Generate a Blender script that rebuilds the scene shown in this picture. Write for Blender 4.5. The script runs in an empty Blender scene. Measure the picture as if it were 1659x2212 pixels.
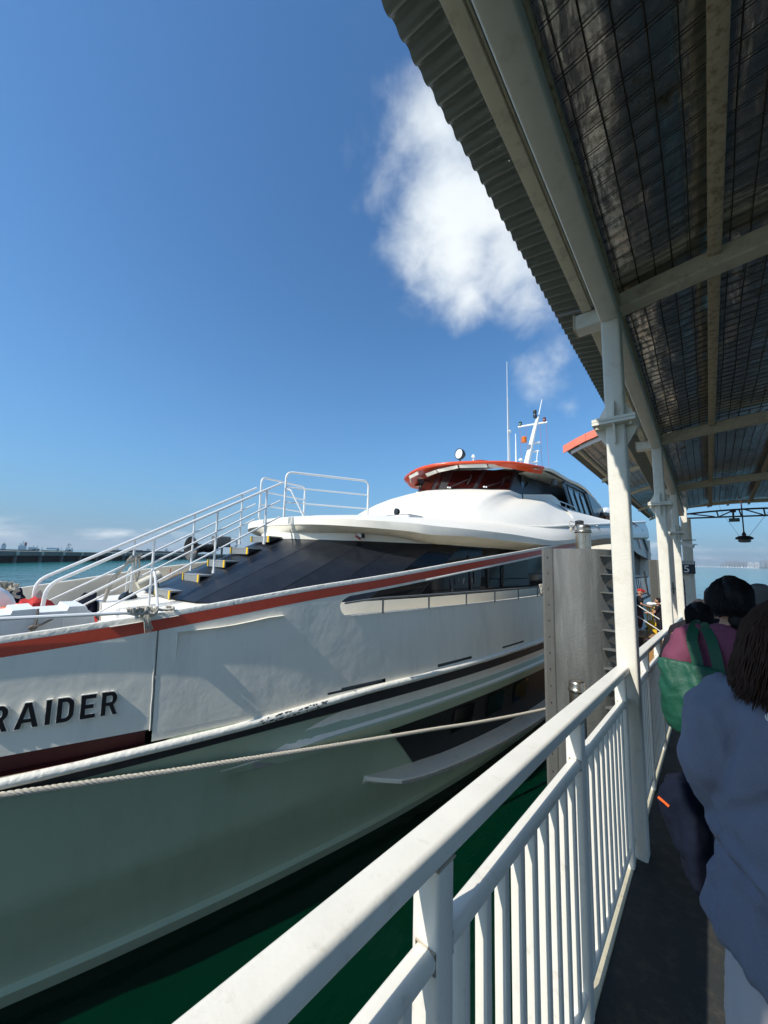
import bpy, bmesh, math, random
from mathutils import Vector, Matrix, noise
from math import sin, cos, pi, radians, sqrt, atan2
random.seed(7)
C = bpy.context.scene
col = C.collection

# ------------------------------------------------------------------ camera, world, sun, exposure
# origin = the camera's eye; +Y runs along the gangway, +X to its right, Z up. Sea level is z = -3.8
YAW, PITCH, ROLL = radians(41.0), radians(7.0), radians(1.6)
fh = Vector((-sin(YAW), cos(YAW), 0)); r0 = Vector((cos(YAW), sin(YAW), 0)); up = Vector((0, 0, 1))
Fv = cos(PITCH)*fh + sin(PITCH)*up; u0 = -sin(PITCH)*fh + cos(PITCH)*up
Rv = cos(ROLL)*r0 + sin(ROLL)*u0; Uv = cos(ROLL)*u0 - sin(ROLL)*r0
cd = bpy.data.cameras.new('camera'); cam = bpy.data.objects.new('camera', cd); col.objects.link(cam)
M = Matrix((Rv, Uv, -Fv)).transposed().to_4x4(); cam.matrix_world = M
cd.sensor_fit = 'VERTICAL'; cd.sensor_height = 36; cd.lens = 800/2212*36
cd.clip_start = 0.02; cd.clip_end = 60000
C.camera = cam

SUN_AZ, SUN_EL = radians(195.5), radians(44.5)
w = bpy.data.worlds.new('World'); C.world = w; w.use_nodes = True
nt = w.node_tree; nt.nodes.clear(); N = nt.nodes.new; L = nt.links.new
def wn(t, **k):
    n = N(t)
    for a, b in k.items(): setattr(n, a, b)
    return n
out = wn('ShaderNodeOutputWorld'); bg = wn('ShaderNodeBackground'); L(bg.outputs[0], out.inputs[0])
sky = wn('ShaderNodeTexSky'); sky.sky_type = 'NISHITA'; sky.sun_disc = False
sky.sun_elevation = SUN_EL; sky.sun_rotation = SUN_AZ; sky.air_density = 1.0; sky.dust_density = .7; sky.ozone_density = 1.6; sky.altitude = 0
hsv = wn('ShaderNodeHueSaturation'); hsv.inputs['Saturation'].default_value = 1.0; hsv.inputs['Value'].default_value = 1.0
tint = wn('ShaderNodeVectorMath', operation='MULTIPLY'); L(sky.outputs[0], tint.inputs[0]); tint.inputs[1].default_value = (.35, .60, .78)
L(tint.outputs[0], hsv.inputs['Color'])
tc = wn('ShaderNodeTexCoord')
SKY_STRENGTH = 0.15
bg.inputs['Strength'].default_value = SKY_STRENGTH
def wmath(op, a, b=None, clamp=False):
    n = wn('ShaderNodeMath', operation=op, use_clamp=clamp)
    for i, v in enumerate((a, b)):
        if v is None: continue
        if isinstance(v, (int, float)): n.inputs[i].default_value = v
        else: L(v, n.inputs[i])
    return n.outputs[0]
def wnoise(scale, detail, sx=(1, 1, 1), rough=0.55, dist=0.0):
    mp = wn('ShaderNodeMapping'); mp.inputs['Scale'].default_value = sx; L(tc.outputs['Generated'], mp.inputs[0])
    n = wn('ShaderNodeTexNoise'); n.inputs['Scale'].default_value = scale; n.inputs['Detail'].default_value = detail
    n.inputs['Roughness'].default_value = rough; n.inputs['Distortion'].default_value = dist
    L(mp.outputs[0], n.inputs['Vector']); return n.outputs['Fac']
def blob(c, r, sc=(1, 1, 1)):
    a = wn('ShaderNodeVectorMath', operation='MULTIPLY'); L(tc.outputs['Generated'], a.inputs[0]); a.inputs[1].default_value = sc
    v = Vector(c).normalized()
    d = wn('ShaderNodeVectorMath', operation='DISTANCE'); L(a.outputs[0], d.inputs[0]); d.inputs[1].default_value = (v.x*sc[0], v.y*sc[1], v.z*sc[2])
    m = wmath('DIVIDE', d.outputs['Value'], r)
    return wmath('SUBTRACT', 1.0, m)
dens = None
for c, r, k in [((-.33, .60, .73), .20, 1.0), ((-.37, .66, .66), .15, .95), ((-.33, .50, .80), .13, .9), ((-.28, .72, .64), .16, .95),
                ((-.37, .70, .60), .12, .8), ((-.27, .77, .58), .12, .85), ((-.27, .86, .44), .18, .50), ((-.22, .90, .36), .12, .35),
                ((-.21, .93, .29), .10, .1), ((-.626, .542, .56), .035, .05), ((-.24, .66, .72), .2, .9)]:
    b = wmath('ADD', blob(c, r), k-1.0)
    dens = b if dens is None else wmath('MAXIMUM', dens, b)
n1 = wnoise(3.6, 7, (1, 1, 1), .55, .2)
n1b = wnoise(12.0, 7, (1, 1, 1.2), .58, .3)
e1 = wmath('MULTIPLY', wmath('SUBTRACT', n1, .47), 2.3)
e2 = wmath('MULTIPLY', wmath('SUBTRACT', n1b, .5), 1.35)
m1 = wmath('MULTIPLY', wmath('ADD', wmath('ADD', wmath('MULTIPLY', dens, 1.45), e1), wmath('SUBTRACT', e2, .02)), .62, True)
# cloud added in the unseen sky behind the camera, to whiten the blue fill
dt = wn('ShaderNodeVectorMath', operation='DOT_PRODUCT'); L(tc.outputs['Generated'], dt.inputs[0]); dt.inputs[1].default_value = (-.651, .749, .122)
rest = wmath('MULTIPLY', wmath('SUBTRACT', .22, dt.outputs['Value']), 3.0, True)
n4 = wnoise(2.6, 8, (1, 1, 1.6), .56, .3)
m4 = wmath('MULTIPLY', wmath('MULTIPLY', wmath('SUBTRACT', n4, .485), 5.5, True), rest)
m1 = wmath('MAXIMUM', m1, wmath('MULTIPLY', m4, .85))
# low cumulus and haze band near the horizon
sep = wn('ShaderNodeSeparateXYZ'); L(tc.outputs['Generated'], sep.inputs[0])
zz = sep.outputs['Z']
n2 = wnoise(11.0, 7, (1, 1, 3.2), .55)
band = wmath('MULTIPLY', wmath('SUBTRACT', 1.0, wmath('DIVIDE', wmath('ABSOLUTE', wmath('SUBTRACT', zz, .035)), .055)), 1.0)
m2 = wmath('MULTIPLY', wmath('ADD', wmath('ADD', band, -.62), wmath('MULTIPLY', wmath('SUBTRACT', n2, .5), 3.4)), .9, True)
n3 = wnoise(3.2, 6, (1, 1, 2.6), .6)
wisp = wmath('MULTIPLY', wmath('SUBTRACT', wmath('SUBTRACT', n3, wmath('MULTIPLY', zz, .55)), .44), 2.2, True)
cm = wmath('MAXIMUM', m1, wmath('MULTIPLY', m2, .75))
cm = wmath('MAXIMUM', cm, wmath('MULTIPLY', wisp, .42))
ss = wn('ShaderNodeMapRange', interpolation_type='SMOOTHSTEP'); L(cm, ss.inputs[0])
ccol = wn('ShaderNodeMix', data_type='RGBA'); L(wnoise(7, 6), ccol.inputs[0])
ccol.inputs[6].default_value = (3.3, 3.8, 4.2, 1); ccol.inputs[7].default_value = (4.7, 4.8, 4.8, 1)
mix = wn('ShaderNodeMix', data_type='RGBA'); L(ss.outputs[0], mix.inputs[0]); L(hsv.outputs[0], mix.inputs[6]); L(ccol.outputs[2], mix.inputs[7])
L(mix.outputs[2], bg.inputs['Color'])
# whitish-blue tropical air towards the horizon
az_ = wmath('SUBTRACT', 1.0, wmath('ABSOLUTE', zz), True)
hmix = wn('ShaderNodeMix', data_type='RGBA'); L(wmath('MULTIPLY', wmath('POWER', az_, 3.6), .9), hmix.inputs[0]); L(hsv.outputs[0], hmix.inputs[6]); hmix.inputs[7].default_value = (.72, 1.62, 2.65, 1)
hm2 = wn('ShaderNodeMix', data_type='RGBA'); L(wmath('MULTIPLY', wmath('POWER', az_, 16.0), .9), hm2.inputs[0]); L(hmix.outputs[2], hm2.inputs[6]); hm2.inputs[7].default_value = (1.25, 1.85, 2.35, 1)
L(hm2.outputs[2], mix.inputs[6])

sd = bpy.data.lights.new('sun', 'SUN'); sd.energy = 3.5; sd.angle = radians(.53); sd.color = (1, .95, .86)
so = bpy.data.objects.new('sun', sd); col.objects.link(so)
sdir = Vector((sin(SUN_AZ)*cos(SUN_EL), cos(SUN_AZ)*cos(SUN_EL), sin(SUN_EL)))
so.rotation_euler = sdir.to_track_quat('Z', 'Y').to_euler(); so.location = sdir*60
C.view_settings.view_transform = 'Standard'; C.view_settings.look = 'None'; C.view_settings.gamma = 1
C.view_settings.exposure = 0.60; C.view_settings.use_curve_mapping = False
C.cycles.max_bounces = 7; C.cycles.use_denoising = True

# ------------------------------------------------------------------ materials
def mat(name, base, rough=.5, metal=0, stain=None, stain_amt=.4, scale=3., bump=0., bscale=30., coat=0., streak=False, var=.12, spec=.5, smin=.5, smax=.75):
    m = bpy.data.materials.new(name); m.use_nodes = True; t = m.node_tree; n = t.nodes; l = t.links
    p = n['Principled BSDF']; p.inputs['Roughness'].default_value = rough; p.inputs['Metallic'].default_value = metal
    p.inputs['Specular IOR Level'].default_value = spec; p.inputs['Coat Weight'].default_value = coat
    tcd = n.new('ShaderNodeTexCoord'); mp = n.new('ShaderNodeMapping'); l.new(tcd.outputs['Object'], mp.inputs[0])
    if streak: mp.inputs['Scale'].default_value = (1, 1, .12)
    n1 = n.new('ShaderNodeTexNoise'); n1.inputs['Scale'].default_value = scale; n1.inputs['Detail'].default_value = 8; n1.inputs['Roughness'].default_value = .65
    l.new(mp.outputs[0], n1.inputs['Vector'])
    mx = n.new('ShaderNodeMix'); mx.data_type = 'RGBA'
    mx.inputs[6].default_value = (*[c*(1-var) for c in base], 1); mx.inputs[7].default_value = (*[min(1, c*(1+var)) for c in base], 1)
    l.new(n1.outputs['Fac'], mx.inputs[0]); last = mx.outputs[2]
    if stain:
        n2 = n.new('ShaderNodeTexNoise'); n2.inputs['Scale'].default_value = scale*2.3; n2.inputs['Detail'].default_value = 10; n2.inputs['Roughness'].default_value = .72
        l.new(mp.outputs[0], n2.inputs['Vector'])
        mr = n.new('ShaderNodeMapRange'); mr.inputs[1].default_value = smin; mr.inputs[2].default_value = smax; mr.inputs[4].default_value = stain_amt
        l.new(n2.outputs['Fac'], mr.inputs[0])
        m2 = n.new('ShaderNodeMix'); m2.data_type = 'RGBA'; l.new(mr.outputs[0], m2.inputs[0]); l.new(last, m2.inputs[6]); m2.inputs[7].default_value = (*stain, 1)
        last = m2.outputs[2]
    l.new(last, p.inputs['Base Color'])
    if bump:
        n3 = n.new('ShaderNodeTexNoise'); n3.inputs['Scale'].default_value = bscale; n3.inputs['Detail'].default_value = 5
        l.new(tcd.outputs['Object'], n3.inputs['Vector'])
        b = n.new('ShaderNodeBump'); b.inputs['Strength'].default_value = 1.0; b.inputs['Distance'].default_value = bump
        l.new(n3.outputs['Fac'], b.inputs['Height']); l.new(b.outputs[0], p.inputs['Normal'])
    return m
RUST = (.16, .07, .025)
m_post = mat('weathered_white_post_paint', (.73, .695, .60), .42, stain=(.40, .33, .22), stain_amt=.5, scale=4, bump=.0012, bscale=60, smin=.52, smax=.8)
m_rail = mat('white_rail_paint', (.79, .755, .665), .38, stain=(.36, .29, .18), stain_amt=.6, scale=7, bump=.0004, bscale=120, smin=.57, smax=.8)
m_beam = mat('stained_beam_paint', (.60, .54, .40), .5, stain=(.20, .14, .07), stain_amt=.6, scale=6, bump=.001, bscale=50, smin=.5, smax=.75)
m_purl = mat('rusty_cream_purlin', (.52, .43, .29), .6, stain=RUST, stain_amt=.85, scale=11, bump=.001, bscale=80, smin=.48, smax=.68)
m_hull2 = mat('lower_hull_painted_shade', (.36, .43, .31), .42, stain=(.26, .31, .22), stain_amt=.4, scale=1.6, bump=.02, bscale=1.6, streak=True, var=.06)  # white hull; shade and green water bounce put into its base colour
m_rust = mat('rust', RUST, .85, stain=(.3, .14, .05), stain_amt=.6, scale=12, bump=.002)
m_roof = mat('grey_green_corrugated_sheet', (.17, .185, .16), .42, metal=.35, stain=(.07, .07, .05), stain_amt=.4, scale=5)
m_wire = mat('rusty_mesh_wire', (.045, .032, .02), .8)
m_walk = mat('black_rubber_walkway', (.022, .025, .024), .8, stain=(.10, .085, .06), stain_amt=.6, scale=6, bump=.003, bscale=120)
m_kerb = mat('cream_kerb_paint', (.55, .50, .36), .6, stain=(.2, .16, .1), stain_amt=.5, scale=9)
m_conc = mat('grey_weathered_pile', (.080, .084, .080), .68, stain=(.19, .20, .19), stain_amt=.55, scale=3.2, bump=.006, bscale=26, streak=True, smin=.45, smax=.75)
m_plate = mat('bolted_fender_plate', (.105, .11, .105), .7, stain=(.10, .06, .04), stain_amt=.7, scale=5, bump=.006, bscale=22)
m_cap = mat('tarnished_steel_cap', (.50, .43, .35), .26, metal=.95, stain=(.12, .08, .05), stain_amt=.5, scale=6)
m_hole = mat('dark_void', (.006, .006, .007), .8)
m_white = mat('ferry_white_paint', (.77, .74, .65), .34, stain=(.42, .42, .38), stain_amt=.28, scale=1.4, bump=.010, bscale=2.6, streak=False, var=.05, smin=.52, smax=.8)
m_hull = mat('ferry_hull_white_paint', (.80, .75, .64), .40, stain=(.42, .41, .36), stain_amt=.45, scale=2.2, bump=.017, bscale=1.7, streak=True, var=.06, smin=.5, smax=.8)
m_house = mat('deckhouse_white_gelcoat', (.83, .785, .68), .38, stain=(.62, .60, .52), stain_amt=.3, scale=1.5, bump=.004, bscale=3, var=.03)
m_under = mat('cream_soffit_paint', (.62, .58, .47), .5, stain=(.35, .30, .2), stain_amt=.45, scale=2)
m_stripe = mat('red_stripe_paint', (.55, .055, .018), .42, stain=(.22, .03, .015), stain_amt=.4, scale=3)
m_orange = mat('orange_red_visor_paint', (.72, .075, .015), .3, coat=.3, stain=(.5, .05, .02), stain_amt=.3)
m_panel = mat('tinted_front_panel', (.009, .011, .015), .34, spec=.4, stain=(.035, .035, .04), stain_amt=.5, scale=2.2, bump=.002, bscale=4, smin=.45, smax=.8)
m_glass = mat('dark_cabin_glass', (.006, .007, .009), .10, spec=.28)
m_redin = mat('dark_red_interior', (.09, .008, .006), .5)
m_bridge = mat('tinted_bridge_glass', (.022, .004, .004), .14, spec=.3)
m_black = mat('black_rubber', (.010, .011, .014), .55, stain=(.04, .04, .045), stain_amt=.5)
m_frame = mat('dark_frame', (.02, .022, .025), .4)
m_guard = mat('scuffed_guard_edge', (.30, .29, .26), .6, stain=(.10, .08, .06), stain_amt=.7, scale=7, bump=.004)
m_rub = mat('scuffed_white_rub_rail', (.79, .76, .67), .5, stain=(.06, .06, .06), stain_amt=.8, scale=4.0, bump=.010, bscale=22, smin=.60, smax=.68)
m_grail = mat('grey_rail_paint', (.13, .14, .14), .5)
m_tread = mat('checker_plate_aluminium', (.42, .43, .42), .42, metal=.7, bump=.004, bscale=70)
m_yel = mat('yellow_paint', (.75, .47, .02), .5)
m_rope = mat('pale_mooring_rope', (.50, .46, .38), .85, stain=(.22, .19, .14), stain_amt=.5, scale=30, bump=.003, bscale=150)
m_drope = mat('dark_old_rope', (.20, .17, .13), .9, bump=.003, bscale=120)
m_bul = mat('beige_bulwark_inside', (.52, .47, .42), .6, stain=(.35, .27, .24), stain_amt=.6, scale=1.2)
m_plast = mat('white_plastic', (.74, .75, .74), .42)
m_navy = mat('navy_cloth', (.007, .010, .022), .9, spec=.15, bump=.01, bscale=14)
m_redc = mat('red_cloth', (.45, .02, .015), .8, bump=.01, bscale=12)
m_oranc = mat('orange_cloth', (.85, .13, .02), .7, bump=.012, bscale=14)
m_concj = mat('jetty_concrete', (.16, .155, .14), .85, stain=(.05, .05, .045), stain_amt=.7, scale=.6)
m_concl = mat('pale_jetty_block', (.45, .43, .36), .8)
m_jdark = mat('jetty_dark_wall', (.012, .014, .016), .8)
m_sdark = mat('ship_dark_hull', (.07, .075, .085), .7)
m_swhite = mat('ship_white_house', (.62, .64, .66), .6)
m_sred = mat('ship_red_funnel', (.28, .10, .10), .6)
m_tower = mat('pale_tower_block', (.52, .50, .48), .8)
m_town = mat('grey_tower_block', (.20, .22, .24), .8)
m_land = mat('far_green_shore', (.04, .07, .05), .9)
m_sign = mat('sign_navy', (.015, .02, .035), .4)
m_signw = mat('sign_white', (.75, .75, .72), .5)
m_shirt = mat('blue_linen', (.165, .175, .23), .9, bump=.002, bscale=300, var=.12, scale=5)
m_purp = mat('plum_blouse', (.15, .035, .07), .85, bump=.006, bscale=14)
m_green = mat('green_nylon_bag', (.004, .066, .037), .6, bump=.012, bscale=15)
m_greens = mat('green_bag_strap', (.004, .07, .034), .6)
m_trous = mat('pale_trousers', (.46, .43, .44), .85, bump=.004, bscale=20)
m_dark = mat('dark_clothes', (.015, .014, .018), .9, spec=.2, bump=.006, bscale=14)
m_skin = mat('skin', (.45, .24, .16), .5, bump=.001, bscale=60)
m_hbrown = mat('dark_brown_hair', (.048, .022, .012), .55, var=.5, scale=40, spec=.18)
m_hblack = mat('black_hair', (.006, .005, .005), .5, spec=.2)
m_hgrey = mat('grey_cropped_hair', (.09, .085, .08), .7, bump=.004, bscale=200)
m_button = mat('white_button', (.75, .75, .72), .3)
m_wood = mat('worn_step_wood', (.30, .19, .10), .7, stain=(.1, .07, .04), stain_amt=.5, scale=8)
m_ylw = mat('orange_rust_deck', (.36, .19, .06), .8, stain=(.2, .1, .04), stain_amt=.6)
m_lens = mat('lamp_glass', (.75, .78, .8), .12, spec=.8)
m_lampg = mat('green_lamp', (.005, .06, .03), .3); m_lampr = mat('red_lamp', (.15, .005, .005), .3); m_lampo = mat('amber_lamp', (.6, .14, .01), .3)
m_orange2 = mat('salmon_flashing_paint', (.80, .16, .09), .45)
m_blueg = mat('blue_graphic', (.02, .14, .22), .4)
m_hwall = mat('blue_grey_side_panel', (.06, .10, .12), .3)
# crumpled roof foil: mirror-like with wrinkles and brown stains
m_foil = bpy.data.materials.new('crumpled_roof_foil'); m_foil.use_nodes = True
def foil():
    n = m_foil.node_tree.nodes; l = m_foil.node_tree.links; p = n['Principled BSDF']
    t = n.new('ShaderNodeTexCoord'); mp = n.new('ShaderNodeMapping'); mp.inputs['Scale'].default_value = (3.0, 1.0, 1); l.new(t.outputs['Object'], mp.inputs[0])
    a = n.new('ShaderNodeTexNoise'); a.inputs['Scale'].default_value = 2.0; a.inputs['Detail'].default_value = 4; a.inputs['Roughness'].default_value = .45; a.inputs['Distortion'].default_value = .3
    l.new(mp.outputs[0], a.inputs['Vector'])
    b = n.new('ShaderNodeBump'); b.inputs['Strength'].default_value = 1; b.inputs['Distance'].default_value = .020; l.new(a.outputs['Fac'], b.inputs['Height'])
    a2 = n.new('ShaderNodeTexNoise'); a2.inputs['Scale'].default_value = 11; a2.inputs['Detail'].default_value = 5; mp2 = n.new('ShaderNodeMapping'); mp2.inputs['Scale'].default_value = (.6, 2.2, 1); l.new(t.outputs['Object'], mp2.inputs[0]); l.new(mp2.outputs[0], a2.inputs['Vector'])
    b2 = n.new('ShaderNodeBump'); b2.inputs['Strength'].default_value = 1; b2.inputs['Distance'].default_value = .0045; l.new(a2.outputs['Fac'], b2.inputs['Height']); l.new(b.outputs[0], b2.inputs['Normal']); l.new(b2.outputs[0], p.inputs['Normal'])
    s = n.new('ShaderNodeTexNoise'); s.inputs['Scale'].default_value = 4.5; s.inputs['Detail'].default_value = 9; s.inputs['Roughness'].default_value = .7; l.new(t.outputs['Object'], s.inputs['Vector'])
    r = n.new('ShaderNodeMapRange'); r.inputs[1].default_value = .56; r.inputs[2].default_value = .70; l.new(s.outputs['Fac'], r.inputs[0])
    m = n.new('ShaderNodeMix'); m.data_type = 'RGBA'; m.inputs[6].default_value = (.80, .77, .71, 1); m.inputs[7].default_value = (.12, .088, .045, 1)
    l.new(r.outputs[0], m.inputs[0]); l.new(m.outputs[2], p.inputs['Base Color'])
    q = n.new('ShaderNodeMapRange'); q.inputs[1].default_value = 0; q.inputs[2].default_value = 1; q.inputs[3].default_value = .95; q.inputs[4].default_value = .35; l.new(r.outputs[0], q.inputs[0]); l.new(q.outputs[0], p.inputs['Metallic'])
    p.inputs['Roughness'].default_value = .27
foil()
# sea
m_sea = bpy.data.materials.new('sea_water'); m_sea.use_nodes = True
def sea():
    n = m_sea.node_tree.nodes; l = m_sea.node_tree.links; p = n['Principled BSDF']
    p.inputs['Base Color'].default_value = (.0, .030, .018, 1); p.inputs['Roughness'].default_value = .09; p.inputs['IOR'].default_value = 1.33
    t = n.new('ShaderNodeTexCoord')
    h = None
    for sc, d, det in ((.28, .22, 4), (1.3, .05, 4), (9., .0022, 3)):
        mp = n.new('ShaderNodeMapping'); mp.inputs['Scale'].default_value = (1, .55, 1); mp.inputs['Rotation'].default_value = (0, 0, .6); l.new(t.outputs['Object'], mp.inputs[0])
        a = n.new('ShaderNodeTexNoise'); a.inputs['Scale'].default_value = sc; a.inputs['Detail'].default_value = det; l.new(mp.outputs[0], a.inputs['Vector'])
        b = n.new('ShaderNodeBump'); b.inputs['Strength'].default_value = 1; b.inputs['Distance'].default_value = d; l.new(a.outputs['Fac'], b.inputs['Height'])
        if h: l.new(h, b.inputs['Normal'])
        h = b.outputs[0]
    l.new(h, p.inputs['Normal'])
    # base colour runs from dark green near the berth to paler teal farther out
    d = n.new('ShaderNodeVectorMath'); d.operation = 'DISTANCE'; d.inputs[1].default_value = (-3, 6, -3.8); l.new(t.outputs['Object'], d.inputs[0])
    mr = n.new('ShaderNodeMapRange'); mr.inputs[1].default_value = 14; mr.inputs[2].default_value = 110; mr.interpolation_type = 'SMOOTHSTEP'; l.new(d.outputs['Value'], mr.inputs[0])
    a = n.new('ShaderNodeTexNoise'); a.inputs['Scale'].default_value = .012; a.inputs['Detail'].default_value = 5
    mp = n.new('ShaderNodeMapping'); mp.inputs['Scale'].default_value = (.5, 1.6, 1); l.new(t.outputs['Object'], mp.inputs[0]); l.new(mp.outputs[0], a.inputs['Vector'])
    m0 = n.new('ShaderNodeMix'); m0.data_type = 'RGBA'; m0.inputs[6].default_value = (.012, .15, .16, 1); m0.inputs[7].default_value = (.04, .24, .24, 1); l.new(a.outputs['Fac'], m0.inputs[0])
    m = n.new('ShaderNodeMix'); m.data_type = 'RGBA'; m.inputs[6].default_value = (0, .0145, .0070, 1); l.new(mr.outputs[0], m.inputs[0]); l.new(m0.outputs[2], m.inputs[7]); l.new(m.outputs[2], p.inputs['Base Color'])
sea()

# ------------------------------------------------------------------ mesh helpers
def ident(p): return p
def slope(p): return (p[0], p[1], p[2]-.05*p[1])
class MB:
    weld = False
    def __init__(s, T=ident): s.side = None; s.v = []; s.f = []; s.mi = []; s.T = T
    def add(s, vs, fs, m=0):
        k = len(s.v); s.v += [s.T(tuple(p)) for p in vs]; s.f += [tuple(i+k for i in f) for f in fs]; s.mi += [m]*len(fs); return s
    def box(s, x0, x1, y0, y1, z0, z1, m=0):
        v = [(x, y, z) for z in (z0, z1) for y in (y0, y1) for x in (x0, x1)]
        return s.add(v, [(0, 2, 3, 1), (4, 5, 7, 6), (0, 1, 5, 4), (2, 6, 7, 3), (0, 4, 6, 2), (1, 3, 7, 5)], m)
    def prism(s, prof, a0, a1, ax, m=0):       # closed 2D profile swept along axis 0/1/2
        n = len(prof); vs = []
        for a in (a0, a1):
            for p, q in prof:
                vs.append((a, p, q) if ax == 0 else (p, a, q) if ax == 1 else (p, q, a))
        fs = [(i, (i+1) % n, n+(i+1) % n, n+i) for i in range(n)] + [tuple(range(n))[::-1], tuple(range(n, 2*n))]
        return s.add(vs, fs, m)
    def rbox(s, x0, x1, y0, y1, z0, z1, ax, r=.008, seg=3, m=0):
        lo = [(y0, y1, z0, z1), (x0, x1, z0, z1), (x0, x1, y0, y1)][ax]; a = [(x0, x1), (y0, y1), (z0, z1)][ax]
        pr = []
        for cx, cy, t0 in ((lo[1]-r, lo[3]-r, 0), (lo[0]+r, lo[3]-r, 90), (lo[0]+r, lo[2]+r, 180), (lo[1]-r, lo[2]+r, 270)):
            for k in range(seg+1):
                t = radians(t0+90*k/seg); pr.append((cx+r*cos(t), cy+r*sin(t)))
        return s.prism(pr, a[0], a[1], ax, m)
    def beam(s, p0, p1, wd, ht, upv=(0, 0, 1), m=0):
        a = Vector(p0); b = Vector(p1); d = (b-a).normalized(); u = Vector(upv)
        sd_ = d.cross(u).normalized(); u = sd_.cross(d)
        vs = [p + sd_*wd/2*i + u*ht/2*j for p in (a, b) for i, j in ((-1, -1), (1, -1), (1, 1), (-1, 1))]
        return s.add(vs, [(0, 3, 2, 1), (4, 5, 6, 7), (0, 1, 5, 4), (1, 2, 6, 5), (2, 3, 7, 6), (3, 0, 4, 7)], m)
    def tube(s, path, r, n=8, m=0, closed=False, caps=True, sx=1.):
        P = [Vector(p) for p in path]; k = len(P); R = r if isinstance(r, (list, tuple)) else [r]*k
        if k < 2: return s
        t0 = (P[1]-P[0]).normalized(); u = t0.orthogonal().normalized()
        if abs(t0.z) < .9: u = (Vector((0, 0, 1)) - t0*t0.z).normalized()
        vs = []; 
        for i in range(k):
            if closed: t = (P[(i+1) % k]-P[i-1])
            else: t = P[min(i+1, k-1)]-P[max(i-1, 0)]
            if t.length < 1e-9: t = t0
            t = t.normalized(); u = (u - t*u.dot(t))
            u = u.normalized() if u.length > 1e-6 else t.orthogonal().normalized()
            w_ = t.cross(u)
            for j in range(n):
                a = 2*pi*j/n; vs.append(P[i] + u*cos(a)*R[i] + w_*sin(a)*R[i]*sx)
        fs = []
        for i in range(k if closed else k-1):
            i2 = (i+1) % k
            for j in range(n): fs.append((i*n+j, i*n+(j+1) % n, i2*n+(j+1) % n, i2*n+j))
        if caps and not closed: fs += [tuple(range(n))[::-1], tuple(range((k-1)*n, k*n))]
        return s.add(vs, fs, m)
    def grid(s, rows, m=0, flip=False):
        n = len(rows[0]); vs = [p for r in rows for p in r]; fs = []
        for i in range(len(rows)-1):
            for j in range(n-1):
                q = (i*n+j, i*n+j+1, (i+1)*n+j+1, (i+1)*n+j); fs.append(q[::-1] if flip else q)
        return s.add(vs, fs, m)
    def lathe(s, c, prof, n=20, m=0, ax=(0, 0, 1)):
        A = Vector(ax).normalized(); u = A.orthogonal().normalized(); w_ = A.cross(u); c = Vector(c)
        vs = [c + A*h + (u*cos(2*pi*j/n)+w_*sin(2*pi*j/n))*r for r, h in prof for j in range(n)]
        fs = [(i*n+j, i*n+(j+1) % n, (i+1)*n+(j+1) % n, (i+1)*n+j) for i in range(len(prof)-1) for j in range(n)]
        fs += [tuple(range(n))[::-1], tuple(range((len(prof)-1)*n, len(prof)*n))]
        return s.add(vs, fs, m)
    def ell(s, c, r, n=12, k=8, m=0):
        pr = [(max(1e-4, sin(pi*i/k)), -cos(pi*i/k)) for i in range(k+1)]
        vs = [(c[0]+r[0]*a*cos(2*pi*j/n), c[1]+r[1]*a*sin(2*pi*j/n), c[2]+r[2]*h) for a, h in pr for j in range(n)]
        fs = [(i*n+j, i*n+(j+1) % n, (i+1)*n+(j+1) % n, (i+1)*n+j) for i in range(k) for j in range(n)]
        return s.add(vs, fs, m)
    def build(s, name, mats, parent=None, ang=38, kind=None, label=None):
        if s.side is not None:
            if any(abs(p[0]-XC) < 1e-3 for p in s.v): s.add(s.side.v, s.side.f); s.mi = s.mi[:len(s.f)]
            else: s.side.build(name, mats, parent, ang, kind, label)
        me = bpy.data.meshes.new(name)
        o = bpy.data.objects.new(name, me); col.objects.link(o)
        off = Vector((0, 0, 0))
        if parent is not None:
            q = parent
            while q is not None: off += q.location; q = q.parent
            o.parent = parent
        me.from_pydata([Vector(p)-off for p in s.v], [], s.f)
        if not isinstance(mats, (list, tuple)): mats = [mats]
        for x in mats: me.materials.append(x)
        me.polygons.foreach_set('material_index', s.mi)
        me.polygons.foreach_set('use_smooth', [True]*len(s.f)); me.update()
        bm = bmesh.new(); bm.from_mesh(me)
        if parent is not None and s.weld: bmesh.ops.remove_doubles(bm, verts=bm.verts, dist=2e-4)
        if name not in KEEP: bmesh.ops.recalc_face_normals(bm, faces=bm.faces)
        bm.to_mesh(me); bm.free()
        me.set_sharp_from_angle(angle=radians(ang))
        if kind: o['kind'] = kind
        if label: o['label'] = label
        return o
KEEP = set()
def thing(name, label, cat, loc=(0, 0, 0), group=None):
    o = bpy.data.objects.new(name, None); col.objects.link(o); o.location = loc; o.empty_display_size = .2
    tag(o, label, cat, group); return o
def tag(o, label, cat, group=None):
    o['label'] = label; o['category'] = cat
    if group: o['group'] = group
    return o
def copy_tree(o, parent=None, dloc=None):
    c = o.copy(); col.objects.link(c)
    if parent is not None: c.parent = parent
    if dloc is not None: c.location = Vector(o.location)+Vector(dloc)
    for ch in [x for x in KIDS.get(o.name, [])]: copy_tree(ch, c)
    return c
KIDS = {}
def index_kids(o):
    KIDS.clear()
    for x in bpy.data.objects:
        if x.parent: KIDS.setdefault(x.parent.name, []).append(x)
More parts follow.
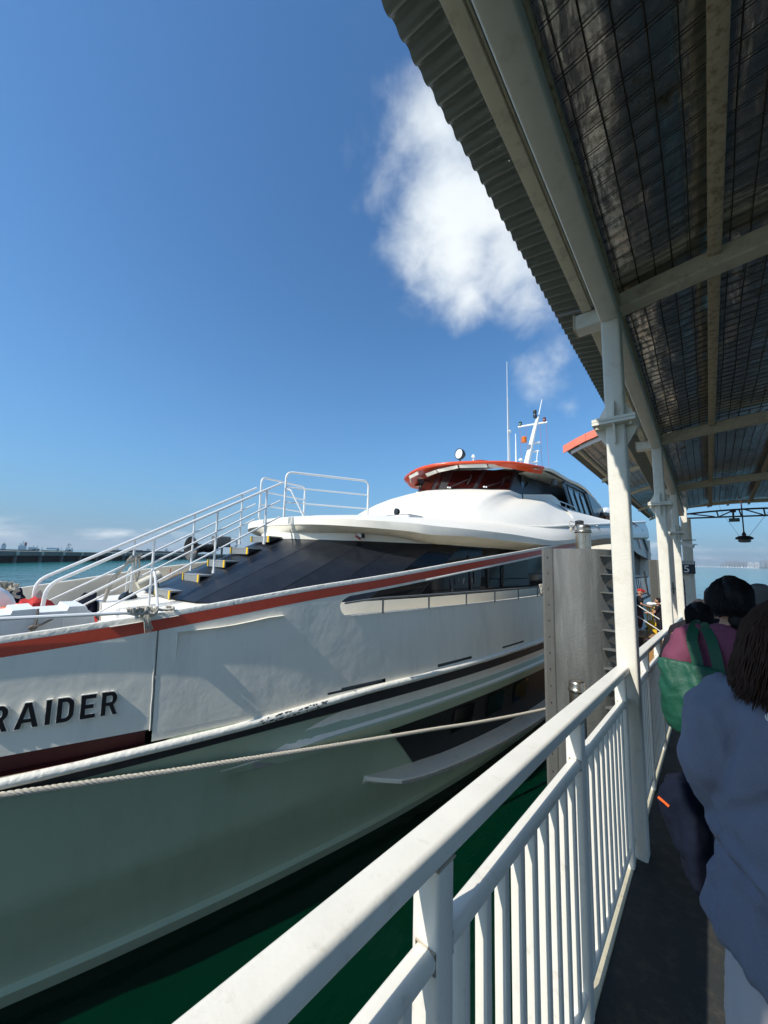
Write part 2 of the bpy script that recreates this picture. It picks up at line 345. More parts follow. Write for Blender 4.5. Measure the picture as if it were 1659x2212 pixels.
def spl(xs, ys, x):      # smooth 1D interpolation
    if x <= xs[0]: return ys[0]
    if x >= xs[-1]: return ys[-1]
    for i in range(len(xs)-1):
        if x <= xs[i+1]: break
    def sl(j):
        if j <= 0: return (ys[1]-ys[0])/(xs[1]-xs[0])
        if j >= len(xs)-1: return (ys[-1]-ys[-2])/(xs[-1]-xs[-2])
        a = (ys[j]-ys[j-1])/(xs[j]-xs[j-1]); b = (ys[j+1]-ys[j])/(xs[j+1]-xs[j])
        return 0 if a*b <= 0 else 2*a*b/(a+b)
    h = xs[i+1]-xs[i]; t = (x-xs[i])/h; m0 = sl(i)*h; m1 = sl(i+1)*h
    return (2*t**3-3*t*t+1)*ys[i]+(t**3-2*t*t+t)*m0+(-2*t**3+3*t*t)*ys[i+1]+(t**3-t*t)*m1
def curve3(pts, n):      # catmull-rom through pts, n samples per span
    P = [Vector(p) for p in pts]; o = []
    for i in range(len(P)-1):
        a = P[max(i-1, 0)]; b = P[i]; c = P[i+1]; d = P[min(i+2, len(P)-1)]
        for k in range(n):
            t = k/n; o.append(.5*((2*b)+(c-a)*t+(2*a-5*b+4*c-d)*t*t+(3*b-a-3*c+d)*t**3))
    o.append(P[-1]); return o
def bend(pts, r, n=4):   # polyline with rounded corners
    P = [Vector(p) for p in pts]; o = [P[0]]
    for i in range(1, len(P)-1):
        a = (P[i-1]-P[i]); b = (P[i+1]-P[i]); d = min(r, a.length*.45, b.length*.45); a = P[i]+a.normalized()*d; b = P[i]+b.normalized()*d
        for k in range(n+1):
            t = k/n; o.append(a*(1-t)**2+P[i]*2*t*(1-t)+b*t*t)
    o.append(P[-1]); return o
def rope(mb, path, r, pitch=None, strands=3, n=5):  # twisted rope made of strands
    P = [Vector(p) for p in path]; pitch = pitch or r*9
    ds = [0]
    for i in range(1, len(P)): ds.append(ds[-1]+(P[i]-P[i-1]).length)
    step = pitch/7; tot = ds[-1]; k = max(2, int(tot/step)); Q = []; j = 0
    for i in range(k+1):
        s = tot*i/k
        while j < len(ds)-2 and ds[j+1] < s: j += 1
        t = (s-ds[j])/max(1e-6, ds[j+1]-ds[j]); Q.append(P[j].lerp(P[j+1], min(1, t)))
    for st in range(strands):
        pp = []; u = None
        for i in range(len(Q)):
            t = (Q[min(i+1, k)]-Q[max(i-1, 0)]).normalized()
            if u is None: u = t.orthogonal().normalized()
            u = (u-t*u.dot(t)).normalized(); w_ = t.cross(u); a = 2*pi*(i*step/pitch+st/strands)
            pp.append(Q[i]+(u*cos(a)+w_*sin(a))*r*.5)
        mb.tube(pp, r*.56, n)
    return mb
def text_mesh(s, size, depth, offset, name='t'):
    cu = bpy.data.curves.new(name, 'FONT'); cu.body = s; cu.size = size; cu.extrude = depth; cu.offset = offset; cu.resolution_u = 6
    o = bpy.data.objects.new(name, cu); col.objects.link(o)
    bpy.context.view_layer.update(); dg = bpy.context.evaluated_depsgraph_get()
    me = bpy.data.meshes.new_from_object(o.evaluated_get(dg))
    v = [p.co.copy() for p in me.vertices]; f = [tuple(p.vertices) for p in me.polygons]
    bpy.data.objects.remove(o); bpy.data.curves.remove(cu); bpy.data.meshes.remove(me)
    return v, f
def remesh(mb, vox, smooth=4, disp=None):   # union of closed pieces -> one continuous skin; returns verts, faces
    me = bpy.data.meshes.new('tmp'); me.from_pydata([Vector(p) for p in mb.v], [], mb.f); me.update()
    bm = bmesh.new(); bm.from_mesh(me); bmesh.ops.recalc_face_normals(bm, faces=bm.faces); bm.to_mesh(me); bm.free()
    o = bpy.data.objects.new('tmp', me); col.objects.link(o)
    a = o.modifiers.new('r', 'REMESH'); a.mode = 'VOXEL'; a.voxel_size = vox; a.use_smooth_shade = True
    b = o.modifiers.new('s', 'SMOOTH'); b.iterations = smooth; b.factor = .5
    bpy.context.view_layer.update(); dg = bpy.context.evaluated_depsgraph_get()
    m2 = bpy.data.meshes.new_from_object(o.evaluated_get(dg))
    v = [p.co.copy() for p in m2.vertices]; nn = [p.normal.copy() for p in m2.vertices]; f = [tuple(p.vertices) for p in m2.polygons]
    bpy.data.objects.remove(o); bpy.data.meshes.remove(me); bpy.data.meshes.remove(m2)
    if disp: v = [p+n*disp(p) for p, n in zip(v, nn)]
    r = MB(); r.add(v, f); return r

#PART2

# ------------------------------------------------------------------ sea
SEA = -3.8
mb = MB()
ring = [0, 6, 14, 30, 70, 200, 700, 2000, 4000, 6900]
vs = []; n = 48
for r in ring[1:]:
    for k in range(n): vs.append((r*cos(2*pi*k/n), r*sin(2*pi*k/n), SEA))
vs.append((0, 0, SEA)); fs = [(len(vs)-1, k, (k+1) % n) for k in range(n)]
for i in range(len(ring)-2):
    for k in range(n): fs.append((i*n+k, i*n+(k+1) % n, (i+1)*n+(k+1) % n, (i+1)*n+k))
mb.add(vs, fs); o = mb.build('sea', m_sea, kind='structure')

# ------------------------------------------------------------------ walkway (slopes down 1:20 along +Y)
DK = -1.6
mb = MB(slope); mb.box(-.418, 2.75, -5, 12.4, DK-.12, DK-.004); mb.build('walkway', m_walk, kind='structure')
mb = MB(slope)
for k in range(7): mb.rbox(-.50, -.42, -5+k*2.49, -5+k*2.49+2.484, DK-.16, DK+.004, 1, .004, 2)
mb.build('walkway_kerb', m_kerb, kind='structure')
mb = MB(slope); mb.box(-.49, -.43, -5, 12.4, DK-.5, DK-.162); mb.box(2.65, 2.74, -5, 12.4, DK-.5, DK-.122); mb.build('walkway_girders', m_beam, kind='structure')

# ------------------------------------------------------------------ canopy over the walkway
YC = [-3.50, -.31, 2.88, 6.07, 9.26]
BX0, BX1 = -.48, -.365
canopy = thing('canopy', 'long walkway shelter with corrugated roof, foil lining and cream steel columns', 'canopy', (0, 0, -1.6))
def arch(x): return 2.04 - .11*((x-1.12)/1.49)**2
def column(y, right=False, y_top=1.868):
    x0, x1 = (BX0, BX1) if not right else (2.6, 2.715)
    c = MB(slope); c.rbox(x0, x1, y, y+.118, DK-.004, y_top, 2, .014, 3); co = c.build('column', m_post, canopy)
    xm = (x0+x1)/2; ym = y+.059; h = 1.11
    p = MB(slope); p.box(xm-.127, xm+.127, ym-.127, ym+.127, h-.022, h-.002); p.box(xm-.127, xm+.127, ym-.127, ym+.127, h+.001, h+.020); p.build('flange_plate', m_post, co)
    g = MB(slope)
    for sx, sy in ((1, 0), (-1, 0), (0, 1), (0, -1)):
        for sz in (1, -1):
            zb = h+.021 if sz > 0 else h-.023
            a = .0585
            if sx: pts = [(xm+sx*a, zb), (xm+sx*.125, zb), (xm+sx*.125, zb+sz*.012), (xm+sx*a, zb+sz*.13)]; g.prism(pts, ym-.006, ym+.006, 1)
            else: pts = [(ym+sy*a, zb), (ym+sy*.115, zb), (ym+sy*.112, zb+sz*.012), (ym+sy*.074, zb+sz*.13), (ym+sy*a, zb+sz*.13)]; g.prism(pts, xm-.006, xm+.006, 0)
    g.build('gusset', m_post, co, kind='stuff')
    b = MB(slope)
    for sx in (1, -1):
        for sy in (1, -1): b.lathe(slope_inv((xm+sx*.10, ym+sy*.10, 0)), [(.013, h-.048), (.013, h-.034), (.007, h-.034), (.007, h-.022)], 6); b.lathe(slope_inv((xm+sx*.10, ym+sy*.10, 0)), [(.012, h+.02), (.012, h+.032)], 6)
    b.build('bolt', m_beam, co, kind='stuff')
    f = MB(slope); f.box(xm-.09, xm+.09, ym-.09, ym+.09, DK-.003, DK+.012) if right else None
    if right: f.build('base_plate', m_post, co)
def slope_inv(p): return (p[0], p[1], p[2])
for y in YC:
    column(y); column(y, True)
# long edge beams, split at each column line
for i in range(len(YC)):
    a = YC[i]; b = YC[i+1] if i+1 < len(YC) else 12.1
    mb = MB(slope); mb.rbox(BX0, BX1, a+.002, b-.002, 1.87, 1.985, 1, .012, 3); mb.build('edge_beam', m_post, canopy)
    mb = MB(slope); mb.rbox(2.6, 2.715, a+.002, b-.002, 1.87, 1.985, 1, .012, 2); mb.build('edge_beam', m_post, canopy)
    mb = MB(slope); mb.box(BX1+.001, BX1+.012, a+.13, b-.01, 1.955, 2.0); mb.build('rust_edging', m_purl, canopy)
# crossbeams: slightly arched, with a stub beyond the edge beam
def crossbeam(y, T, x0, x1, hf, par, m, wd=.118, ht=.118, n=12, name='crossbeam'):
    mb = MB(T); rows = []
    for i in range(n+1):
        x = x0+(x1-x0)*i/n; h = hf(x); r = .01
        rows.append([(x, y+r, h), (x, y+wd-r, h), (x, y+wd, h+r), (x, y+wd, h+ht-r), (x, y+wd-r, h+ht), (x, y+r, h+ht), (x, y, h+ht-r), (x, y, h+r), (x, y+r, h)])
    mb.grid(rows); k = len(mb.v)
    mb.f += [tuple(range(8)), tuple(range(k-9, k-1))]; mb.mi += [0, 0]
    return mb.build(name, m, par)
for y in YC:
    crossbeam(y, slope, BX1+.001, 2.599, arch, canopy, m_beam)
    mb = MB(slope); mb.rbox(-.645, BX0-.001, y, y+.118, 1.882, 2.0, 0, .014, 3)
    mb.build('beam_stub', m_post, canopy)
    mb = MB(slope); mb.box(-.66, -.646, y-.004, y+.122, 1.885, 2.004); mb.build('stub_end_cap', m_purl, canopy)
# purlins
for px, h0 in ((-.565, 2.005), (.150, 2.063), (.86, 2.153), (1.57, 2.14), (2.28, 2.06)):
    for i in range(len(YC)):
        a = YC[i]+.12; b = (YC[i+1] if i+1 < len(YC) else 12.0)
        mb = MB(slope); mb.rbox(px-.032, px+.032, a, b-.002, h0-.008, h0+.05, 1, .004, 2)
        if px < 0: mb.rbox(px+.034, px+.045, a, b-.002, h0+.012, h0+.045, 1, .002, 1)
        mb.build('purlin', m_purl if px > 0 else m_beam, canopy)
# roof: corrugated sheets, one per bay
def roofz(x):
    if x < -.53: return 2.065 - (x+.53)*.16
    return 2.266-.2*((x-1.12)/1.65)**2
def corr_sheet(x0, x1, ya, yb, zf, par, T=slope, per=.0875, amp=.0135, xs=14, name='roof_sheet', m=None):
    mb = MB(T); ny = int((yb-ya)/per*8); X = [x0+(x1-x0)*i/xs for i in range(xs+1)]; top = []; bot = []
    for j in range(ny+1):
        y = ya+(yb-ya)*j/ny; s = sin(2*pi*y/per); z = amp*max(-.8, min(.8, s*1.25))
        ex = .004*noise.noise(Vector((y*9, 3, 1)))
        top.append([(x+(ex if i == 0 else 0), y, zf(x)+z+.0015) for i, x in enumerate(X)]); bot.append([(x+(ex if i == 0 else 0), y, zf(x)+z) for i, x in enumerate(X)])
    mb.grid(top); mb.grid(bot, flip=True)
    mb.grid([[r[0] for r in top], [r[0] for r in bot]])
    KEEP.add(name); o = mb.build(name, m or m_roof, par, ang=60); return o
edges = [-5.0]+[y+.06 for y in YC[1:]]+[12.1]
for i in range(len(edges)-1):
    corr_sheet(-.80, 2.95, edges[i]+(.0 if i == 0 else .002), edges[i+1], roofz, canopy)
# foil lining, sagging between purlins
KEEP.add('foil_lining')
for i in range(len(edges)-1):
    mb = MB(slope); rows = []; a, b = edges[i], edges[i+1]; ny = 90
    for j in range(ny+1):
        y = a+(b-a)*j/ny; row = []
        for k in range(57):
            x = -.50+3.3*k/56
            row.append((x, y, roofz(x)-.016-.028*abs(sin(pi*(x-.15)/.51 if x < .15 else pi*(x-.15)/.71))+.010*noise.noise(Vector((x*2.2, y*1.3, 4)))+.006*noise.noise(Vector((x*7, y*9, 8)))))
        rows.append(row)
    mb.grid(rows, flip=True); mb.build('foil_lining', m_foil, canopy, ang=60)
# wire mesh under the foil
for i in range(len(edges)-1):
    mb = MB(slope); a, b = edges[i], edges[i+1]; r = .0029
    xs = [-.33+.0925*k for k in range(32)]
    for x in xs:
        if abs(x-.148) < .035: continue
        pts = [(x+.008*noise.noise(Vector((x*5, (a+(b-a)*j/24)*1.7, 2))), a+(b-a)*j/24, roofz(x)-.050+.006*noise.noise(Vector((x*3, (a+(b-a)*j/24)*2, 1)))) for j in range(25)]
        mb.tube(pts, r, 3, caps=False)
    ny = int((b-a)/.095)
    for j in range(ny):
        y = a+.05+j*.095; yy = y+.012*noise.noise(Vector((j*1.3, i, 2)))
        for dy in ((0, .014) if i < 3 else (0,)):
            pts = [(x, yy+dy+.014*noise.noise(Vector((x*1.5, j*.7, 5+i))), roofz(x)-.054-.006*abs(noise.noise(Vector((x*2, j*.5, 9))))) for x in [-.36+.26*k for k in range(12)]]
            mb.tube(pts, r*.8, 3, caps=False)
    mb.build('wire_mesh', m_wire, canopy, kind='stuff')

# ------------------------------------------------------------------ guard railings, one per bay
bay_words = ['nearest white pier railing filling the foreground, before the first column', 'white pier railing between the first and second columns', 'white pier railing between the second and third columns', 'farthest white pier railing beyond the third column']
ends = [(-.19, 2.88), (3.0, 6.07), (6.19, 9.26), (9.38, 12.38)]
m_weld = mat('grimy_weld', (.42, .37, .28), .6, stain=RUST, stain_amt=.7, scale=30)
def railing(i, ya, yb):
    r = thing('guard_railing', bay_words[i], 'railing', (-.44, ya, -1.6-.05*ya), 'pier railings')
    mb = MB(slope); mb.rbox(-.477, -.411, ya, yb-.004, -.547, -.5, 1, .011, 4); mb.build('top_rail', m_rail, r)
    mb = MB(slope); mb.rbox(-.462, -.418, ya, yb-.004, -.722, -.686, 1, .013, 4); mb.build('mid_rail', m_rail, r)
    mb = MB(slope); mb.rbox(-.458, -.422, ya, yb-.004, DK+.085, DK+.115, 1, .011, 3); mb.build('bottom_rail', m_rail, r)
    posts = [yb-.11-1.04*k for k in range(3)][::-1] if i == 0 else [yb-.10-1.03*k for k in range(3)][::-1]
    for p in posts:
        mb = MB(slope); mb.rbox(-.474, -.414, p-.03, p+.03, DK+.005, -.548, 2, .008, 3); mb.build('post', m_rail, r)
    mb = MB(slope)
    for q in posts:
        mb.tube([(-.4745, q-.0305, -.549), (-.4135, q-.0305, -.549), (-.4135, q+.0305, -.549), (-.4745, q+.0305, -.549)], .0028, 5, closed=True)
        for s_ in (-1, 1): mb.tube([(-.4615, q+s_*.031, -.7215), (-.4185, q+s_*.031, -.7215), (-.4185, q+s_*.031, -.6865), (-.4615, q+s_*.031, -.6865)], .0028, 5, closed=True)
    mb.build('weld_bead', m_weld, r, kind='stuff')
    y = ya+.05; bars = 0; py = sorted(posts+[ya-.05, yb+.02])
    for a, b in zip(py[:-1], py[1:]):
        nbar = max(1, round((b-a-.1)/.1)); 
        for k in range(nbar):
            yy = a+(b-a)*(k+1)/(nbar+1)
            if yy < ya or yy > yb: continue
            mb = MB(slope); mb.rbox(-.456, -.425, yy-.0145, yy+.0145, DK+.116, -.723, 2, .005, 2); mb.build('baluster', m_rail, r)
for i, (a, b) in enumerate(ends): railing(i, a, b)

# ------------------------------------------------------------------ level canopy over the far landing, with truss, lamps and berth sign
far = thing('landing_shelter', 'level shelter at the end of the walkway with dark steel truss', 'canopy', (1.0, 12.5, -2.3))
for x in (-.46, 2.6):
    mb = MB(); mb.rbox(x, x+.14, 12.45, 12.59, -2.25, 1.73, 2, .015, 3); c = mb.build('column', m_post, far)
    mb = MB(); mb.box(x-.07, x+.21, 12.38, 12.66, -.22, -.18); mb.build('flange_plate', m_post, c)
    for k in (-1, 1):
        mb = MB(); xm = x+.07; mb.prism([(xm+k*.071, -.181), (xm+k*.135, -.181), (xm+k*.071, -.05)], 12.513, 12.527, 1); mb.prism([(xm+k*.071, -.221), (xm+k*.135, -.221), (xm+k*.071, -.36)], 12.513, 12.527, 1); mb.build('gusset', m_post, c)
    mb = MB(); mb.rbox(x, x+.14, 15.9, 16.04, -2.25, 1.55, 2, .015, 3); mb.build('column', m_post, far)
mb = MB(); mb.box(-.46, 2.74, 12.46, 12.58, 1.735, 1.87); mb.build('deep_beam', m_beam, far)
def az(x): return 2.02-.10*((x-1.12)/1.7)**2
mb = MB(); mb.grid([[(x*.2-.8, y, az(x*.2-.8)) for x in range(20)] for y in (12.2, 13.4, 14.6, 16.2)], flip=True); mb.build('foil_lining', m_foil, far)
corr_sheet(-.85, 3.0, 12.2, 16.25, lambda x: az(x)+.04, far, ident)
for y in (13.6, 14.75): crossbeam(y, ident, -.45, 2.7, lambda x: az(x)-.16, far, m_beam, .08, .09)
for x in (-.4, .15, .62, 1.1, 1.6, 2.1): mb = MB(); mb.rbox(x-.025, x+.025, 12.6, 16.1, az(x)-.06, az(x)-.015, 1, .004, 1); mb.build('purlin', m_beam, far)
m_truss = mat('dark_maroon_truss', (.05, .032, .035), .6, stain=RUST, stain_amt=.4)
tr = MB(); tr.rbox(-.42, 2.75, 15.86, 15.92, 1.555, 1.60, 0, .006, 1); tro = tr.build('truss_bottom_chord', m_truss, far)
mb = MB(); mb.tube([(x*.2-.42, 15.89, 1.80-.09*((x*.2-1.54)/1.6)**2) for x in range(17)], .028, 6); mb.build('truss_top_chord', m_truss, far)
pts = [(-.40, 0), (.05, 1), (.33, 2), (.36, 0)]
for a, b in (((-.38, 1.73), (.28, 1.60)), ((.34, 1.76), (.37, 1.60)), ((.40, 1.60), (.74, 1.78)), ((.86, 1.79), (.90, 1.60)), ((.98, 1.79), (1.38, 1.60)), ((1.40, 1.79), (1.42, 1.60)), ((1.48, 1.60), (1.95, 1.78)), ((2.0, 1.77), (2.02, 1.60))):
    mb = MB(); mb.beam((a[0], 15.89, a[1]), (b[0], 15.89, b[1]), .03, .035); mb.build('truss_web', m_truss, far)

t = thing('hanging_dome_lamp', 'dark round dome lamp hanging on a pole under the landing shelter', 'lamp', (.715, 12.3, .62))
mb = MB(); mb.lathe((.715, 12.3, 0), [(.013, .78), (.013, 1.62)], 8); mb.lathe((.715, 12.3, 0), [(.03, .76), (.045, .78), (.02, .84), (.013, .86)], 12); mb.build('pole', m_truss, t)
mb = MB(); mb.lathe((.715, 12.3, 0), [(.03, .76), (.10, .745), (.15, .715), (.165, .69), (.15, .668), (.11, .66)], 24); mb.build('shade', m_frame, t)
mb = MB(); mb.lathe((.715, 12.3, 0), [(.11, .659), (.115, .63), (.10, .60), (.05, .592)], 24); mb.build('diffuser', m_grail, t)
for x in (.35, 1.18): mb = MB(); mb.tube([(.715+(.08 if x > 1 else -.08), 12.3, .74), (x, 12.3, 1.34), (x+(x-.7)*.2, 12.35, 1.75)], .0035, 4); mb.build('stay_wire', m_wire, t)
t = thing('floodlight', 'small rectangular floodlight hung under the truss', 'light', (.58, 12.35, 1.12))
mb = MB(); mb.rbox(.475, .665, 12.3, 12.38, 1.10, 1.185, 0, .008, 2); mb.build('housing', m_frame, t)
mb = MB(); mb.box(.49, .65, 12.293, 12.299, 1.115, 1.17); mb.build('lens', m_grail, t)
mb = MB(); mb.lathe((.56, 12.34, 0), [(.02, 1.186), (.02, 1.33), (.05, 1.33), (.06, 1.37)], 10); mb.build('bracket', m_truss, t)
t = thing('security_camera', 'pale box camera on a bracket on the far column above the berth sign', 'camera', (-.3, 12.3, .55))
mb = MB(); mb.beam((-.52, 12.3, .60), (-.22, 12.22, .49), .085, .085); mb.build('housing', m_signw, t)
mb = MB(); mb.tube([(-.5, 12.3, .66), (-.17, 12.2, .655)], .01, 6); mb.tube([(-.22, 12.23, .55), (-.15, 12.2, .53)], .008, 6); mb.build('bracket', m_frame, t)

# berth sign
t = thing('berth_sign', 'sign on the far column reading BERTH above a large white 5', 'sign', (-.38, 12.36, -.05))
mb = MB(); mb.rbox(-.60, -.225, 12.33, 12.37, -.192, .128, 1, .003, 1); mb.build('sign_board', m_sign, t)
mb = MB(); mb.box(-.592, -.243, 12.322, 12.3295, .045, .122); mb.build('header_panel', m_signw, t)
def flat_text(s, size, x, y, z, m, name, par, xs=1.0, depth=.002, off=0):
    v, f = text_mesh(s, size, depth, off); xm = (min(p.x for p in v)+max(p.x for p in v))/2; zm = (min(p.y for p in v)+max(p.y for p in v))/2
    mb = MB(); mb.add([(x+(p.x-xm)*xs, y-p.z, z+p.y-zm) for p in v], f); return mb.build(name, m, par)
flat_text('BERTH', .070, -.412, 12.3185, .084, m_sign, 'lettering', t, 1.30, off=0)
flat_text('5', .25, -.40, 12.327, -.075, m_signw, 'numeral', t, 1.0, off=.004)

# ------------------------------------------------------------------ second canopy, beyond and left of the walkway roof
c2 = thing('boarding_canopy', 'separate level canopy with orange-red flashing and foil lined underside, beyond the walkway roof', 'canopy', (-1.4, 14, -2.9))
Y0, Y1 = 7.5, 21.2
def rz2(x): return 2.20+.34*(1-((x+.55)/1.4)**2) if x < -.55 else 2.54
cs = corr_sheet(-1.95, -.78, Y0+.05, Y1, lambda x: rz2(x)-.03, c2, ident, .10, .012, 8)
mb = MB(); mb.grid([[(-1.72+.118*k, y, rz2(-1.72+.118*k)-.075) for k in range(9)] for y in [Y0+.1+(Y1-Y0-.2)*j/30 for j in range(31)]], flip=True); mb.build('foil_lining', m_foil, c2)
mb = MB()
for x in [-1.66+.11*k for k in range(8)]: mb.tube([(x, Y0+.15, rz2(x)-.088), (x, Y1-.1, rz2(x)-.088)], .003, 3, caps=False)
for k in range(105): y = Y0+.15+k*.13; mb.tube([(x, y, rz2(x)-.092) for x in (-1.7, -1.4, -1.1, -.8)], .003, 3, caps=False)
mb.build('wire_mesh', m_wire, c2, kind='stuff')
xs = [-1.97+.2*k for k in range(7)]
for k in range(6):
    a, b = xs[k]+.002, xs[k+1]-.002
    mb = MB(); p = []
    for (x, q) in ((a, 0), (b, 0)): p += [(x, Y0-.02-.004*(k % 2), rz2(x)-.10), (x, Y0-.02-.004*(k % 2), rz2(x)+.045), (x, Y0+.14, rz2(x)+.055), (x, Y0+.14, rz2(x)+.03), (x, Y0+.0, rz2(x)+.03), (x, Y0+.0, rz2(x)-.10)]
    mb.add(p, [(i, (i+1) % 6, 6+(i+1) % 6, 6+i) for i in range(6)]+[(0, 1, 2, 3, 4, 5), (11, 10, 9, 8, 7, 6)]); mb.build('flashing_panel', m_orange2, c2)
mb = MB(); mb.grid([[(x, Y0+.06, rz2(x)-.175), (x, Y0+.06, rz2(x)-.115), (x, Y0+.10, rz2(x)-.115), (x, Y0+.10, rz2(x)-.175), (x, Y0+.06, rz2(x)-.175)] for x in [-1.85+.15*k for k in range(8)]]); mb.build('gable_beam', m_signw, c2)
for x in (-1.76, -1.1): mb = MB(); mb.rbox(x-.03, x+.03, Y0+.11, Y1-.1, rz2(x)-.14, rz2(x)-.075, 1, .005, 1); mb.build('purlin', m_purl, c2)
for y in (10.4, 13.3, 16.9, 20.6): crossbeam(y, ident, -1.86, -.8, lambda x: rz2(x)-.235, c2, m_beam, .10, .09)
for y in (17.0,):
    mb = MB(); mb.rbox(-1.06, -.86, y-.02, y+.16, -2.3, 2.22, 2, .015, 3); c = mb.build('column', m_post, c2)
    mb = MB(); mb.box(-1.12, -.80, y-.08, y-.025, -.83, -.80); mb.box(-.975, -.945, y-.1, y-.021, -1.0, -.6); mb.build('bracket', m_plate, c)
mb = MB(); mb.rbox(-1.0, -.9, 20.6, 20.7, -2.9, 2.2, 2, .01, 2); mb.build('column', m_post, c2)

# ------------------------------------------------------------------ piles and guide posts
def caisson(cx, cy, r, top, label, wdt):
    t = thing('fender_pile', label, 'pile', (cx, cy, SEA-1), 'steel fender piles')
    mb = MB(); mb.lathe((cx, cy, 0), [(r, -5.5), (r, -2.0), (r, top-.015), (r-.02, top)], 40); mb.build('shaft', m_conc, t, ang=60)
    # flat bolted strips tangent to the shaft on the side of the ship
    a = Vector((-1, .0, 0))
    x0 = cx-r-.07
    mb = MB(); mb.rbox(x0, x0+.06, cy-r*.35, cy+r*.55, -5.3, top+.01, 2, .008, 2); mb.build('rubbing_board', m_plate, t)
    ya = cy-r*.62; 
    mb = MB()
    p0 = Vector((x0+.061, cy-r*.35, 0)); p1 = Vector((cx-r*.62, cy-r*.80, 0))
    d = (p1-p0); nn = Vector((d.y, -d.x, 0)).normalized()
    if nn.y > 0: nn = -nn
    v = []
    for z in (-5.2, top+.004):
        for q in (p0, p1, p1+nn*.02, p0+nn*.02): v.append((q.x, q.y, z))
    mb.add(v, [(0, 1, 2, 3), (7, 6, 5, 4), (0, 1, 5, 4), (1, 2, 6, 5), (2, 3, 7, 6), (3, 0, 4, 7)]); mb.build('bolt_strip', m_plate, t)
    pm = (p0+p1)/2+nn*.021
    z = top-.16
    while z > -3.6:
        mb = MB(); mb.lathe((pm.x, pm.y, z), [(.014, 0), (.014, .008), (.008, .008)], 6, ax=nn); mb.build('bolt', m_hole, t); z -= .27
    # ladder of angled rungs on the landward side
    lx = cx+r*.86; ly = cy-r*.42
    z = top-.12; k = 0
    while z > -3.4:
        mb = MB(); mb.add([(lx-.05, ly-.02, z), (lx+.20, ly-.02, z), (lx+.20, ly-.19, z), (lx+.0, ly-.16, z), (lx-.05, ly-.02, z-.16), (lx+.20, ly-.02, z-.25)], [(0, 1, 2, 3), (0, 3, 4), (1, 5, 2), (4, 3, 2, 5)])
        mb.box(lx-.04, lx+.20, ly-.19, ly-.02, z+.001, z+.012); mb.build('rung', m_plate, t); z -= .29
    mb = MB(); mb.beam((lx+.22, ly-.06, -4.5), (lx+.22, ly-.06, top), .03, .12); mb.build('ladder_rail', m_frame, t)
    return t
caisson(-1.70, 7.2, .50, .235, 'grey weathered fender pile behind the first column, with bolted strips and side rungs', 1)
caisson(-1.28, 20.2, .58, .22, 'smaller-looking distant fender pile seen left of the second column', 1)
def guide(cx, cy, r, top, bot, label, extra=False):
    t = thing('capped_guide_post', label, 'post', (cx, cy, bot))
    mb = MB(); mb.lathe((cx, cy, 0), [(r, bot), (r, top-.155)], 28); mb.build('post_shaft', m_cap, t)
    mb = MB(); mb.lathe((cx, cy, 0), [(r*1.0, top-.154), (r*1.10, top-.15), (r*1.17, top-.13), (r*1.10, top-.108), (r*1.02, top-.10), (r*1.03, top-.045), (r*.94, top-.012), (r*.7, top), (.002, top)], 28); mb.build('cap', m_cap, t, ang=50)
    return t
guide(-1.62, 7.22, .122, .675, .236, 'shiny capped steel post standing on top of the big grey pile')
guide(-1.50, 6.02, .105, -1.66, -5.2, 'short capped steel post in front of the big grey pile, behind the railing')
t = thing('small_beacon', 'small black lamp tied with white cord on the steel post above the pile', 'lamp', (-1.70, 7.2, .68))
mb = MB(); mb.beam((-1.73, 7.17, .70), (-1.60, 7.21, .70), .09, .07); mb.ell((-1.665, 7.19, .722), (.07, .05, .03)); mb.build('housing', m_frame, t)
mb = MB(); mb.tube(curve3([(-1.74, 7.15, .71), (-1.79, 7.1, .73), (-1.80, 7.08, .66), (-1.76, 7.08, .58), (-1.73, 7.07, .56)], 5), .008, 5)
for k in range(6): mb.tube(curve3([(-1.77+.01*k, 7.09, .60+.012*k), (-1.80, 7.06, .58), (-1.76, 7.05, .55+.01*k), (-1.74, 7.09, .59)], 4), .006, 4)
mb.build('cord', m_rope, t)

# ------------------------------------------------------------------ pontoon, boarding steps and the people boarding
mb = MB(); mb.rbox(-2.3, 3.2, 11.0, 26, -4.1, -3.1, 2, .05, 2); mb.build('pontoon_deck', m_ylw, kind='structure')
mb = MB(); mb.box(-.62, 3.2, 12.42, 24, -3.099, -2.26); mb.build('landing_floor', m_walk, kind='structure')
st = thing('boarding_steps', 'boarding steps with pale treads and sloping grey handrails on the pontoon', 'steps', (-1.9, 18, -3.1))
for k, (x, z) in enumerate(((-2.3, -2.60), (-1.98, -2.72), (-1.70, -2.84), (-1.42, -2.96))):
    mb = MB(); mb.box(x, x+.30, 17.75, 18.6, z-.04, z); mb.build('tread', m_wood, st)
for y in (17.78, 18.55):
    mb = MB(); mb.beam((-2.3, y, -2.72), (-1.2, y, -3.06), .03, .08); mb.build('stringer', m_signw, st)
mb = MB()
for x, z in ((-2.28, -2.64), (-2.02, -2.76)): mb.box(x, x+.05, 17.76, 17.81, -3.1, z)
mb.build('leg', m_signw, st)
for y in (17.76,):
    for dz in (0, .44):
        mb = MB(); mb.tube([(-2.36, y, -1.56-dz), (-2.16, y, -1.57-dz), (-1.46, y, -2.04-dz)], .018, 6); mb.build('handrail', m_signw if dz == 0 else m_signw, st)
mb = MB(); mb.tube([(-1.46, 17.76, -3.1), (-1.46, 17.76, -2.0)], .022, 6); mb.tube([(-2.2, 17.76, -2.62), (-2.2, 17.76, -1.58)], .018, 6); mb.build('rail_post', m_frame, st)
yb = thing('yellow_barrier', 'bright yellow tubular barrier behind the boarding steps', 'barrier', (-1.7, 18.9, -3.1))
